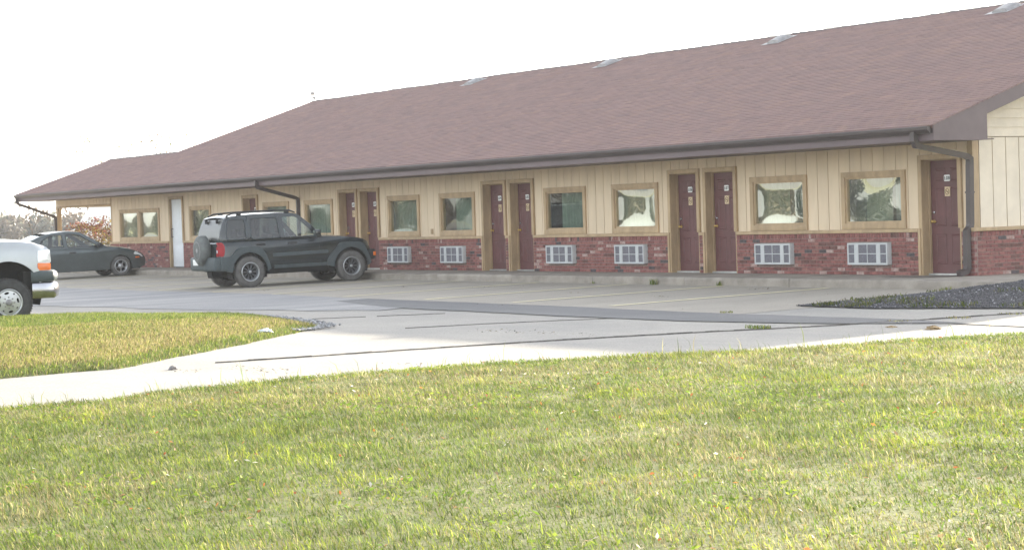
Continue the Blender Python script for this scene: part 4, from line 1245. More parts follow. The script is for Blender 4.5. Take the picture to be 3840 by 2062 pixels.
skin(b, [p for p in gtop if p[1] > 1.365 and p[0] < .2], gyf, .03, 12)
cab = b.build('cabin', M['grey_paint'], car)
for s in (-1, 1):
    for wp in (w1, w2): glass_poly(cab, wp, gyf, s, M['car_glass'])
    fr = MB()
    for wp in (w1, w2): seam(fr, wp + wp[:1], gyf, s, .010, .001)
    fr.build('window_trim', M['black_trim'], cab)
b = MB(); skin(b, [(.17, 1.365), (.55, 1.135), (.90, .925)], lambda x, z: gyf(x, z) - .03, .03, 10); b.build('windshield', M['car_glass'], cab)
b = MB(); skin(b, [(-1.84, 1.04), (-1.55, 1.155), (-1.12, 1.325)], lambda x, z: gyf(x, z) - .05, .03, 10); b.build('rear_window', M['car_glass'], cab)
seat_row(car, -.28, (-.36, .36), .55, 1.20); seat_row(car, -1.0, (-.4, .0, .4), .58, 1.14)
k = MB(); k.bbox(.40, .85, -.68, .68, .65, .92, .04); k.lathe([(.165, -.012), (.18, 0), (.165, .012)], (.30, .36, .90), 'x', 20); k.build('dashboard', M['black_trim'], car)
for s in (-1, 1):
    dl = MB()
    for pts in ([(-.39, .28), (-.39, .90)], [(.74, .28), (.72, .6), (.70, .88)], [(-1.22, .98), (-1.12, .72), (-.97, .50), (-.92, .28)]): seam(dl, pts, yf, s, .0045)
    seam(dl, [(-.395, .92), (-.41, 1.40)], gyf, s, .0045)
    dl.build('door_seam', M['black_trim'], car)
    f = MB(); side_panel(f, rounded([(-.9, .50), (.85, .50), (.85, .545), (-.9, .545)], .02), (), yf, s, .4, .010, 0, .02); f.build('door_moulding', M['grey_paint'], car)
    for hx in (-.30, -1.08):
        h = MB(); y0 = yf(hx, .78); h.bbox(hx, hx + .20, s * y0 - .02, s * y0 + .022, .765, .81, .014); h.build('door_handle', M['black_trim'], car)
    mi = MB(); mi.bbox(.56, .68, s * .93 - .09, s * .93 + .09, .93, 1.05, .03); mi.tube([(.62, s * .78, .93), (.62, s * .90, .97)], .025, 8); mi.build('side_mirror', M['black_trim'], car)
    ml = MB(); side_panel(ml, rounded([(1.78, .53), (1.93, .53), (1.93, .575), (1.78, .575)], .02), (), yf, s, .1, .006, 0, .015); ml.build('marker_lamp', M['amber'], car)
    hl = MB(); side_panel(hl, rounded([(1.72, .66), (2.06, .55), (2.03, .62), (1.80, .745)], .03), (), yf, s, .08, .006, 0, .02); hl.build('headlamp', M['clear'], car)
    tl = MB(); side_panel(tl, rounded([(-2.24, .70), (-2.05, .72), (-2.0, .96), (-2.16, .96)], .03), (), yf, s, .08, .006, 0, .02); tl.build('tail_lamp', M['red_lens'], car)
for cx in (AF, AR):
    for s in (-1, 1): wheel(car, cx, s * .745, .308, .308, .195, .200, s, 'focus')

# ---- silver pickup ---------------------------------------------------------
pk = empty('pickup_truck', (0, 0, 0), math.radians(84))
PKH = Vector((math.cos(math.radians(84)), math.sin(math.radians(84)), 0)); PKL = Vector((-PKH.y, PKH.x, 0))
AF, AR = 1.83, -1.83
loc = Vector((-7.42, -14.85, -.1)) - PKH * AF + PKL * .88
pk.location = loc
tag(pk, 'silver heavy-duty pickup truck with chrome bumper, cut off by the left edge', 'pickup')
top = smooth_line([(-2.95, .75), (-2.95, 1.34), (-2.7, 1.36), (-.62, 1.36), (-.55, 1.34), (.85, 1.33), (1.02, 1.36), (1.6, 1.40), (2.1, 1.385), (2.45, 1.32), (2.55, 1.22), (2.56, .95)], 5)
yf = make_yf(.975, -2.95, 2.56, [p for p in top if p[1] > 1.2 and -2.9 < p[0] < 2.5], .35, .10, .04, .06, .10, .85)
body_line = top + [(2.53, .90), (AF + .53, .88)] + arc_cut(AF, .52, .56, .62) + [(AF - .56, .50), (AR + .56, .50)] + arc_cut(AR, .52, .54, .60) + [(-2.9, .62)]
b = MB()
for s in (-1, 1): side_panel(b, body_line, (), yf, s, .10, 0, 0, .03)
hl_ = [p for p in top if p[0] > .9]
skin(b, hl_ + [(2.53, .90)], yf, 0, 12)
skin(b, [(x, z + .001) for x, z in hl_ if z > 1.3], lambda x, z: yf(x, z) - .14, .045, 12)
skin(b, [(-2.9, .62), (-2.95, .75), (-2.95, 1.34)], yf, 0, 6); skin(b, [(-.60, 1.33), (.9, 1.325)], yf, 0, 6)
b.box(-2.92, -.62, -.92, .92, .80, .86); b.box(-.66, -.60, -.92, .92, .8, 1.34)
b.build('body', M['silver_paint'], pk)
u = MB(); u.box(-2.8, 2.4, -.5, .5, .45, .62); u.box(-.6, 2.3, -.85, .85, .62, .72)
for s in (-1, 1):
    for cx in (AF, AR): liner(u, cx, .52, .555, .50, .94, s)
u.box(2.10, 2.45, -.88, .88, .64, .88)
u.build('underbody', M['under'], pk)
gtop = [(-.60, 1.33), (-.56, 1.85), (-.4, 1.90), (.2, 1.91), (.42, 1.86), (1.02, 1.35)]
def gyf(x, z): return .90 - .15 * (z - 1.33) / .55
w1 = rounded([(-.36, 1.40), (.80, 1.40), (.40, 1.78), (-.36, 1.80)], .05)
b = MB()
for s in (-1, 1): side_panel(b, gtop, (w1,), gyf, s, .15, 0, 0, .03)
skin(b, [(-.56, 1.85), (-.4, 1.90), (.2, 1.91), (.42, 1.86)], gyf, .03, 10)
cab = b.build('cabin', M['silver_paint'], pk)
for s in (-1, 1): glass_poly(cab, w1, gyf, s, M['car_glass'])
b = MB(); skin(b, [(.44, 1.85), (1.0, 1.37)], lambda x, z: gyf(x, z) - .03, .03, 8); b.build('windshield', M['car_glass'], cab)
b = MB(); skin(b, [(-.59, 1.40), (-.565, 1.84)], lambda x, z: gyf(x, z) - .03, 0, 8); b.build('rear_window', M['tint_glass'], cab)
seat_row(pk, -.15, (-.4, .4), 1.0, 1.62)
for s in (-1, 1):
    ar = MB()
    inn = [(AF + .555 * math.cos(t), .52 + .555 * math.sin(t)) for t in np.linspace(.32, PI - .18, 22)]
    out = [(AF + .66 * math.cos(t), .52 + .64 * math.sin(t)) for t in np.linspace(PI - .18, .36, 22)]
    side_panel(ar, inn + out, (), yf, s, .1, .022, 0, .04); ar.build('wheel_arch_trim', M['silver_paint'], pk)
    hl = MB(); side_panel(hl, rounded([(2.33, 1.045), (2.58, 1.03), (2.57, 1.25), (2.34, 1.235)], .03), (), yf, s, .07, .010, 0, .02)
    hl.bbox(2.555, 2.585, s * .60 - .20, s * .60 + .22 , 1.05, 1.22, .015)
    h_ = hl.build('headlamp', M['clear'], pk)
    tl = MB(); side_panel(tl, rounded([(2.33, .905), (2.57, .905), (2.575, 1.02), (2.33, 1.03)], .02), (), yf, s, .07, .012, 0, .02); tl.build('turn_lamp', M['amber'], pk)
    mi = MB(); mi.bbox(.78, .92, s * 1.15 - .12, s * 1.15 + .12, 1.38, 1.65, .03); mi.tube([(.84, s * .9, 1.42), (.84, s * 1.1, 1.46)], .02, 8); mi.build('side_mirror', M['black_trim'], pk)
# chrome bumper, wrapped around the corners, dark pad on top
def bpath(y): return 2.80 - .20 * (abs(y) / .98) ** 3.0
ys = np.linspace(-1.0, 1.0, 25)
def bumper(z0, z1, off, mat, name, curl):
    mb = MB(); vs = []; fs = []
    prof_ = [(z0, -.06), (z0 + .03, 0.0), ((z0 + z1) / 2, .02), (z1 - .03, 0.0), (z1, -.04), (z1, -.25)]
    pts = [(bpath(y), y) for y in ys]
    pts = [(2.22, -1.0), (2.35, -1.0)] + pts + [(2.35, 1.0), (2.22, 1.0)]
    for (x, y) in pts:
        for (z, o) in prof_:
            vs.append((x + o * (abs(y) < .99) + off, y - (0.0 if abs(y) < .99 else math.copysign(.0 - o * .5, y)), z))
    k = len(prof_)
    for i in range(len(pts) - 1):
        for j in range(k - 1): fs.append((i * k + j, (i + 1) * k + j, (i + 1) * k + j + 1, i * k + j + 1))
    mb.add(vs, fs, 0, True); return mb.build(name, mat, pk)
bumper(.44, .705, 0, M['chrome'], 'front_bumper', 0)
bumper(.712, .90, -.015, M['grey_plastic'], 'bumper_pad', 0)
g2 = MB(); g2.bbox(2.55, 2.60, -.40, .40, .98, 1.24, .02); g2.bbox(2.58, 2.62, -.42, .42, 1.09, 1.13, .008); g2.build('grille', M['black_trim'], pk)
for cx in (AF, AR):
    for s in (-1, 1): wheel(pk, cx, s * .86, .395, .395, .25, .225, s, 'hd')
k = MB(); k.bbox(-3.08, -2.93, -.95, .95, .55, .75, .03); k.build('rear_bumper', M['chrome'], pk)

# ------------------------------------------------------------------ lawns
def pip_np(x, y, poly):
    c = np.zeros(len(x), bool); n = len(poly); j = n - 1
    for i in range(n):
        xi, yi = poly[i]; xj, yj = poly[j]
        if yi != yj:
            m = ((yi > y) != (yj > y)) & (x < (xj - xi) * (y - yi) / (yj - yi) + xi); c ^= m
        j = i
    return c
def edge_np(x, y, line):
    d = np.full(len(x), 99.0)
    for (ax, ay), (bx, by) in zip(line[:-1], line[1:]):
        dx, dy = bx - ax, by - ay; t = np.clip(((x - ax) * dx + (y - ay) * dy) / (dx * dx + dy * dy), 0, 1)
        d = np.minimum(d, np.hypot(x - ax - t * dx, y - ay - t * dy))
    return d
def blades_mesh(name, x, y, z, h, w, col, lean, mat, curl=.35, az=None, wind=0.0):
    """one mesh of bent grass blades: 5 vertices, 3 triangles each"""
    n = len(x)
    a = rng.uniform(0, 2 * PI, n) if az is None else az
    ca, sa = np.cos(a), np.sin(a)
    b = rng.uniform(0, 2 * PI, n)
    if wind:                       # most blades lie over the same way
        k_ = rng.random(n) < wind; b[k_] = rng.normal(math.atan2(-.837, -.546), .55, k_.sum())
    lx, ly = np.cos(b) * lean * h, np.sin(b) * lean * h
    V = np.zeros((n, 5, 3), np.float32)
    V[:, 0] = np.stack([x - ca * w, y - sa * w, z], 1); V[:, 1] = np.stack([x + ca * w, y + sa * w, z], 1)
    mx, my, mz = x + lx * .32, y + ly * .32, z + h * .58
    V[:, 2] = np.stack([mx + ca * w * .8, my + sa * w * .8, mz], 1); V[:, 3] = np.stack([mx - ca * w * .8, my - sa * w * .8, mz], 1)
    V[:, 4] = np.stack([x + lx, y + ly, z + h * (1 - curl * lean)], 1)
    V = V.reshape(-1, 3)
    base = (np.arange(n) * 5)[:, None]
    tris = (base + np.array([[0, 1, 2, 0, 2, 3, 3, 2, 4]])).reshape(-1)
    me = bpy.data.meshes.new(name)
    me.vertices.add(len(V)); me.vertices.foreach_set('co', V.ravel())
    nt = n * 3
    me.loops.add(nt * 3); me.loops.foreach_set('vertex_index', tris.astype(np.int32))
    me.polygons.add(nt); me.polygons.foreach_set('loop_start', np.arange(nt, dtype=np.int32) * 3)
    me.polygons.foreach_set('loop_total', np.full(nt, 3, np.int32))
    me.update(calc_edges=True)
    at = me.attributes.new('Col', 'FLOAT_COLOR', 'POINT')
    c4 = np.ones((n, 5, 4), np.float32); c4[:, :, :3] = col[:, None, :]
    at.data.foreach_set('color', c4.ravel())
    me.materials.append(mat)
    return me
M['grass'] = attrmat('grass_blade', 0.75, 0.45, 0.12)
def pick(n, table, t):
    """colour by cumulative weights; t random 0..1"""
    col = np.zeros((n, 3)); lo = 0.0
    for wgt, c in table:
        m = (t >= lo) & (t < lo + wgt) if np.isscalar(wgt) else (t >= lo) & (t < lo + wgt)
        col[m] = np.array(c); lo = lo + wgt
    return col
GREEN = np.array([(.17, .235, .05), (.22, .28, .06), (.12, .185, .05), (.27, .31, .085), (.18, .24, .10)])
STRAW = np.array([(.41, .37, .20), (.36, .31, .17), (.50, .45, .27), (.28, .22, .12), (.42, .37, .23)])
LIME = np.array([(.34, .42, .06), (.42, .44, .08)])
def grass_cols(n, straw, lime):
    t = rng.random(n)
    col = GREEN[rng.integers(0, len(GREEN), n)].copy()
    m = t < straw; col[m] = STRAW[rng.integers(0, len(STRAW), n)][m]
    m2 = (t > 1 - lime); col[m2] = LIME[rng.integers(0, len(LIME), n)][m2]
    return col * rng.uniform(.40, 1.0, (n, 1)) * np.array([[.99, 1.0, .86]])

LAWN_EDGE = [(8.35, -23.0), (7.91, -20.23), (7.89, -19.49), (7.42, -18.52), (7.34, -17.66), (7.29, -16.78), (7.25, -15.84), (7.26, -14.45), (7.89, -13.07), (8.18, -12.43), (8.58, -11.65), (8.57, -10.48), (8.75, -9.43), (8.98, -8.55), (9.3, -7.0), (9.9, -4.0), (10.5, 2.0)]
LAWN_EDGE = wob(LAWN_EDGE, .035, .25, 12)
lawn_poly = LAWN_EDGE + [(40, 2), (40, -45), (8.35, -45)]
M['turf'] = pm('turf_soil', (0.10, 0.125, 0.03), 0.95, col2=(0.15, 0.14, 0.055), scale=3.5, bump=0.6, bscale=25)
def lawn_z(x, y, edge_d):
    return -.112 + .018 * np.clip(edge_d / .06, 0, 1) + .04 * np.clip(edge_d / .4, 0, 1) + .03 * (vnoise(x, y, 1.7, 3) - .5) * np.clip(edge_d / .5, 0, 1)
def lawn_sheet(name, poly, line, step, zoff=0):
    V, F = tri2d(poly, (), step)
    X = np.array([v[0] for v in V]); Y = np.array([v[1] for v in V])
    Z = lawn_z(X, Y, edge_np(X, Y, line)) + zoff
    me = bpy.data.meshes.new(name); me.from_pydata(list(zip(X.tolist(), Y.tolist(), Z.tolist())), [], F); me.materials.append(M['turf']); me.update()
    for p in me.polygons:
        if p.normal.z < 0: p.flip()
    o = link(bpy.data.objects.new(name, me)); tag(o, kind='structure'); return o
near_poly = LAWN_EDGE + [(24, 2), (24, -30), (8.35, -30)]
lawn_sheet('lawn', near_poly, LAWN_EDGE, .45)

def scatter(poly, n, bb):
    x = rng.uniform(bb[0], bb[1], n); y = rng.uniform(bb[2], bb[3], n)
    m = pip_np(x, y, poly); return x[m], y[m]
# visible wedge plus a margin on every side
vis = [(6.5, -21.8), (6.7, -14), (8.0, -12.0), (8.2, -7.0), (11.0, -6.0), (22.0, -17.5), (22.5, -21.0), (18.5, -25.5), (13.5, -25.5), (8.0, -23.0)]
x, y = scatter(near_poly, 2000000, (6.5, 22.5, -25.5, -6.0))
m = pip_np(x, y, vis); x, y = x[m], y[m]
dc = np.hypot(x - CAM.x, y - CAM.y)
keep = rng.random(len(x)) < np.clip((15.0 / np.maximum(dc, 5)) ** 1.2, .30, 1.0)
x, y, dc = x[keep], y[keep], dc[keep]
if len(x) > 430000:
    sel = rng.permutation(len(x))[:430000]; x, y, dc = x[sel], y[sel], dc[sel]
ed = edge_np(x, y, LAWN_EDGE)
p1 = vnoise(x, y, 1.3, 5); p2 = vnoise(x, y, .45, 6); p3 = vnoise(x, y, 3.6, 7)
patch = .45 * p1 + .25 * p2 + .30 * p3
straw = np.clip((patch - .37) * 1.9, .08, .52) * np.clip(.35 + ed / 1.6, .3, 1)
lime = np.clip((vnoise(x, y, .6, 9) - .52) * 1.2, .02, .40)
col = grass_cols(len(x), straw, lime)
tall = .45 * vnoise(x, y, .8, 12) + .55 * vnoise(x, y, .17, 13)
h = (.020 + .042 * rng.random(len(x)) ** 1.6) * (.40 + 1.3 * tall) * (1 + .55 * np.exp(-ed / .22))
col *= (.72 + .5 * vnoise(x, y, .22, 14))[:, None]
lng = rng.random(len(x)) < .012 * (1 + 8 * np.exp(-ed / .12)); h[lng] *= (rng.uniform(1.4, 2.2, len(x)) * (1 + .6 * np.exp(-ed / .15)))[lng]
w = np.clip(.0016 + .00006 * dc, .0019, .0034) * rng.uniform(.7, 1.4, len(x))
lean = rng.uniform(.2, 1.5, len(x)); lean[lng] = rng.uniform(.1, .6, lng.sum())
me = blades_mesh('lawn_grass', x, y, lawn_z(x, y, ed) - .004, h, w, col, lean, M['grass'], wind=.6)
o = link(bpy.data.objects.new('lawn_grass', me)); tag(o, 'short green and straw-coloured grass of the roadside lawn', 'grass', kind='stuff')
print('near blades', len(x))

def leaf_mesh(name, pos, size, col, mat, flat=.35, up=None):
    """many single-quad leaves with random tilt"""
    n = len(pos)
    nrm = rng.normal(size=(n, 3)); nrm[:, 2] = np.abs(nrm[:, 2]) + flat * 3; nrm /= np.linalg.norm(nrm, axis=1)[:, None]
    t = rng.normal(size=(n, 3)); t -= nrm * (t * nrm).sum(1)[:, None]; t /= np.linalg.norm(t, axis=1)[:, None]
    b = np.cross(nrm, t)
    s = np.asarray(size)[:, None]
    V = np.stack([pos - t * s, pos - b * s * .45 + nrm * s * .08, pos + t * s, pos + b * s * .45 + nrm * s * .08], 1).reshape(-1, 3)
    F = (np.arange(n)[:, None] * 4 + np.array([[0, 1, 2, 3]]))
    me = bpy.data.meshes.new(name); me.vertices.add(n * 4); me.vertices.foreach_set('co', V.astype(np.float32).ravel())
    me.loops.add(n * 4); me.loops.foreach_set('vertex_index', F.astype(np.int32).ravel())
    me.polygons.add(n); me.polygons.foreach_set('loop_start', np.arange(n, dtype=np.int32) * 4); me.polygons.foreach_set('loop_total', np.full(n, 4, np.int32))
    me.update(calc_edges=True)
    at = me.attributes.new('Col', 'FLOAT_COLOR', 'POINT'); c4 = np.ones((n, 4, 4), np.float32); c4[:, :, :3] = col[:, None, :]
    at.data.foreach_set('color', c4.ravel()); me.materials.append(mat); return me
# broad-leaved weeds, clover and a few fallen leaves in the lawn
x, y = scatter(near_poly, 60000, (6.5, 22.5, -25.5, -6.0)); m = pip_np(x, y, vis); x, y = x[m], y[m]
cl = .5 * vnoise(x, y, .35, 21) + .5 * vnoise(x, y, 1.6, 22); m = cl > .56; x, y = x[m][:14000], y[m][:14000]
ed = edge_np(x, y, LAWN_EDGE); z = lawn_z(x, y, ed) + rng.uniform(.008, .04, len(x))
col = np.where((rng.random(len(x)) < .5)[:, None], np.array([[.17, .27, .035]]), np.array([[.27, .33, .05]])) * rng.uniform(.7, 1.2, (len(x), 1))
o = link(bpy.data.objects.new('lawn_weeds', leaf_mesh('lawn_weeds', np.stack([x, y, z], 1), rng.uniform(.008, .026, len(x)), col, M['weed'])))
tag(o, 'small bright green weeds and clover leaves among the lawn grass', 'weeds', kind='stuff')
x, y = scatter(near_poly, 2600, (6.5, 22.5, -25.5, -6.0)); m = pip_np(x, y, vis); x, y = x[m], y[m]
ed = edge_np(x, y, LAWN_EDGE); z = lawn_z(x, y, ed) + rng.uniform(.02, .05, len(x))
lc = np.array([(.38, .13, .05), (.45, .22, .07), (.60, .56, .50), (.30, .20, .11), (.72, .72, .72)])[rng.choice(5, len(x), p=[.26, .16, .14, .41, .03])]
o = link(bpy.data.objects.new('fallen_leaves', leaf_mesh('fallen_leaves', np.stack([x, y, z], 1), rng.uniform(.008, .024, len(x)), lc, M['weed'])))
tag(o, 'scattered dry red and pale fallen leaves on the lawn', 'leaves', kind='stuff')

# grass island beside the pickup
ISL = [(4.07, -18.92), (3.84, -17.95), (3.86, -17.47), (2.66, -16.24), (1.12, -14.6), (-.26, -13.27), (-1.34, -12.22), (-3.4, -11.68), (-5.4, -11.35), (-6.59, -11.99), (-8.1, -12.69), (-8.93, -13.6), (-9.6, -14.2)]
ISLE = wob(ISL, .03, .3, 33)
isl_poly = ISLE + [(-14, -17.5), (-14, -24), (4.6, -24)]
isl_line = ISLE
def isl_z(x, y, d): return -.112 + .018 * np.clip(d / .06, 0, 1) + .06 * np.clip(d / .5, 0, 1) + .10 * np.clip(d / 3, 0, 1) + .05 * (vnoise(x, y, 1.5, 44) - .5) * np.clip(d / .5, 0, 1)
V_, F_ = tri2d(isl_poly, (), .45)
X = np.array([v[0] for v in V_]); Y = np.array([v[1] for v in V_]); Z = isl_z(X, Y, edge_np(X, Y, isl_line))
me = bpy.data.meshes.new('grass_island'); me.from_pydata(list(zip(X.tolist(), Y.tolist(), Z.tolist())), [], F_); me.materials.append(M['turf']); me.update()
for p in me.polygons:
    if p.normal.z < 0: p.flip()
tag(link(bpy.data.objects.new('grass_island', me)), kind='structure')
x, y = scatter(isl_poly, 420000, (-12, 4.6, -22, -11.2))
ed = edge_np(x, y, isl_line)
gr = ed + .9 * (vnoise(x, y, 1.6, 55) - .5)
keep = (rng.random(len(x)) < np.where(y < -19.6, .25, 1.0))
x, y, ed, gr = x[keep], y[keep], ed[keep], gr[keep]
# green fringe along the drive side, straw belt, green middle
south = np.array([(4.07, -18.92), (3.84, -17.95), (3.86, -17.47), (2.66, -16.24), (1.12, -14.6), (-.26, -13.27), (-1.0, -12.6)])
ds = edge_np(x, y, [tuple(p) for p in south])
straw = np.clip(.80 - 1.15 * np.clip((ds - 1.5 + .9 * (vnoise(x, y, 1.1, 57) - .5)) / .8, 0, 1), .12, .70)
straw = np.where(ds < .28 + .18 * vnoise(x, y, .5, 58), .22, straw)
straw = np.where((x > -3.2) & (ds > .3), np.maximum(straw, .50), straw)
col = grass_cols(len(x), straw, .06)
col *= 1.08; m = straw > .45; col[m] *= np.array([[1.03, .98, .95]])
h = (.035 + .05 * rng.random(len(x)) ** 1.4) * (.8 + .5 * vnoise(x, y, .7, 60)); w = .0036 * rng.uniform(.7, 1.4, len(x))
me = blades_mesh('island_grass', x, y, isl_z(x, y, ed) - .004, h, w, col, rng.uniform(.15, 1.1, len(x)), M['grass'])
o = link(bpy.data.objects.new('island_grass', me)); tag(o, 'rough grass, green with a dry brown belt, on the island by the pickup', 'grass', kind='stuff')
print('island blades', len(x))

# grey rubble along the far tip of the island, and dark gravel bed at the right end
def stones(name, x, y, z, s, col, mat, label, cat='gravel'):
    base = np.array([(1, 0, 0), (-1, 0, 0), (0, 1, 0), (0, -1, 0), (0, 0, 1), (0, 0, -.6)], float)
    fs = np.array([(0, 2, 4), (2, 1, 4), (1, 3, 4), (3, 0, 4), (2, 0, 5), (1, 2, 5), (3, 1, 5), (0, 3, 5)])
    n = len(x)
    V = base[None] * rng.uniform(.55, 1.3, (n, 6, 1)) * np.asarray(s)[:, None, None] * np.array([[[1, 1, .7]]])
    a = rng.uniform(0, 2 * PI, n); c_, s_ = np.cos(a)[:, None], np.sin(a)[:, None]
    vx = V[:, :, 0] * c_ - V[:, :, 1] * s_ + x[:, None]; vy = V[:, :, 0] * s_ + V[:, :, 1] * c_ + y[:, None]; vz = V[:, :, 2] + z[:, None]
    V = np.stack([vx, vy, vz], 2).reshape(-1, 3)
    F = (np.arange(n)[:, None, None] * 6 + fs[None]).reshape(-1, 3)
    me = bpy.data.meshes.new(name); me.vertices.add(len(V)); me.vertices.foreach_set('co', V.astype(np.float32).ravel())
    me.loops.add(len(F) * 3); me.loops.foreach_set('vertex_index', F.astype(np.int32).ravel())
    me.polygons.add(len(F)); me.polygons.foreach_set('loop_start', np.arange(len(F), dtype=np.int32) * 3); me.polygons.foreach_set('loop_total', np.full(len(F), 3, np.int32))
    me.update(calc_edges=True)
    at = me.attributes.new('Col', 'FLOAT_COLOR', 'POINT'); c4 = np.ones((n, 6, 4), np.float32); c4[:, :, :3] = col[:, None, :]
    at.data.foreach_set('color', c4.ravel()); me.materials.append(mat)
    o = link(bpy.data.objects.new(name, me)); tag(o, label, cat, kind='stuff'); return o
M['stone'] = attrmat('stone', 0.9, 0.0, 0.2)
north = [(-.7, -12.85), (-1.34, -12.22), (-3.4, -11.68), (-5.4, -11.35), (-6.2, -11.8)]
x, y = scatter([(-.6, -13.0), (-1.2, -11.95), (-3.4, -11.35), (-5.6, -11.0), (-6.3, -11.8), (-3.6, -12.25), (-1.9, -12.75)], 9000, (-6.4, -.4, -13.1, -10.9))
m = rng.random(len(x)) < np.clip(1.2 - edge_np(x, y, north) / .32, 0, .8); x, y = x[m], y[m]
c = rng.uniform(.14, .40, (len(x), 1)) * np.array([[1, 1, 1.02]])
stones('rubble', x, y, -.085 + .05 * np.clip(edge_np(x, y, [(-.7, -12.6), (-5.6, -11.1)]), 0, 1), rng.uniform(.012, .04, len(x)), c, M['stone'], 'grey broken rubble along the far edge of the grass island', 'rubble')

BED = [(1.68, -5.64), (1.72, -4.3), (1.75, -3.0), (2.0, -2.2), (2.32, -1.72), (2.3, -1.0), (2.22, .5), (2.22, 6), (11, 6), (9.6, -2.0), (8.4, -3.6), (7.0, -4.4), (5.66, -4.94), (3.45, -5.64), (2.06, -5.66)]
BEDW = wob(BED + [BED[0]], .03, .3, 70)[:-1]
bed_front = [(1.68, -5.64), (2.06, -5.66), (3.45, -5.64), (5.66, -4.94), (7.0, -4.4), (8.4, -3.6), (9.6, -2.0)]
def bed_z(x, y):
    d = edge_np(x, y, bed_front); dl = edge_np(x, y, [(1.68, -5.64), (1.72, -4.3), (1.75, -3.0), (2.0, -2.2)])
    return gzn(y) + .012 + .17 * np.clip(d / 3.2, 0, 1) * np.clip(dl / 1.2, .12, 1) + .03 * (vnoise(x, y, .8, 71) - .5) * np.clip(d / .5, 0, 1)
V_, F_ = tri2d(BEDW, (), .35)
X = np.array([v[0] for v in V_]); Y = np.array([v[1] for v in V_]); Z = bed_z(X, Y)
M['bedsoil'] = pm('dark_gravel_soil', (0.08, 0.077, 0.082), 0.95, var=0.3, scale=14, bump=0.8, bscale=40)
me = bpy.data.meshes.new('gravel_bed'); me.from_pydata(list(zip(X.tolist(), Y.tolist(), Z.tolist())), [], F_); me.materials.append(M['bedsoil']); me.update()
for p in me.polygons:
    if p.normal.z < 0: p.flip()
tag(link(bpy.data.objects.new('gravel_bed', me)), kind='structure')
x, y = scatter(BEDW, 70000, (1.6, 9.5, -5.7, 3.5))
t = rng.random(len(x)); c = (np.where(t < .96, rng.uniform(.05, .14, len(x)), rng.uniform(.25, .45, len(x))))[:, None] * np.array([[1, .98, 1.05]])
stones('bed_gravel', x, y, bed_z(x, y) + .004, rng.uniform(.008, .024, len(x)), c, M['stone'], 'dark grey gravel covering the bed beside the right end wall')
# weeds on the bed, along its front edge and along the curb
wp = []; 
for (cx, cy, r, n) in [(2.6, -5.2, .5, 260), (3.3, -4.9, .45, 240), (2.3, -4.3, .3, 160), (4.1, -5.2, .35, 220), (4.6, -5.0, .25, 120), (1.9, -4.6, .2, 90), (3.9, -3.3, .25, 70), (5.8, -2.6, .3, 90), (2.1, -3.1, .15, 60), (5.4, -4.8, .25, 80), (3.0, -5.5, .25, 160), (2.2, -5.5, .2, 120), (6.1, -4.6, .25, 60)]:
    a = rng.uniform(0, 2 * PI, n); q = r * np.sqrt(rng.random(n)); wp.append(np.stack([cx + q * np.cos(a), cy + q * np.sin(a)], 1))
wp = np.concatenate(wp); wp = wp[rng.random(len(wp)) < .55]; m = pip_np(wp[:, 0], wp[:, 1], BEDW); wp = wp[m]
col = grass_cols(len(wp), .25, .15)
z = bed_z(wp[:, 0], wp[:, 1])
me = blades_mesh('bed_weeds', wp[:, 0], wp[:, 1], z, rng.uniform(.03, .10, len(wp)), rng.uniform(.004, .010, len(wp)), col * .5, rng.uniform(.3, 1.2, len(wp)), M['grass'])
o = link(bpy.data.objects.new('bed_weeds', me)); tag(o, 'green and yellowed weeds growing along the front of the gravel bed', 'weeds', kind='stuff')
def tuft(cx, cy, cz, n, h, spread, label, straw=.15, broad=.006):
    a = rng.uniform(0, 2 * PI, n); q = spread * np.sqrt(rng.random(n))
    x, y = cx + q * np.cos(a), cy + .6 * q * np.sin(a)
    me = blades_mesh('weed_tuft', x - cx, y - cy, np.zeros(n), rng.uniform(.4, 1, n) * h, rng.uniform(.6, 1.3, n) * broad, grass_cols(n, straw, .1), rng.uniform(.2, .9, n), M['grass'])
    o = bpy.data.objects.new('weed_tuft', me); o.location = (cx, cy, cz); link(o); tag(o, label, 'weed'); return o
tuft(-6.9, -1.83, .0, 40, .17, .12, 'larger dark weed growing at the foot of the curb below the third brick pier')
tuft(-4.85, -1.83, .0, 26, .15, .08, 'small upright weed at the foot of the curb below the paired doors')
tuft(-9.0, -1.83, .0, 16, .08, .08, 'tiny weed at the curb foot left of the larger weed')
tuft(1.75, -7.05, -.08, 30, .05, .14, 'sparse dry weed on the dark strip left of the gravel bed', .6)
tuft(5.05, -9.2, -.09, 110, .07, .22, 'bright green weed patch growing out of the long slab joint', .1)
tuft(5.75, -7.4, -.09, 50, .045, .22, 'dry brown weed clump in the joint at the end of the dark strip', .85)
tuft(6.0, -6.6, -.08, 60, .045, .26, 'dry grass clump in the slab joint in front of the gravel bed', .85)
tuft(6.2, -5.8, -.07, 40, .045, .2, 'low dry tuft in the slab joint nearest the gravel bed', .8)
tuft(1.2, -1.9, -.01, 40, .12, .14, 'green weed at the right end of the curb by the gravel', .2)

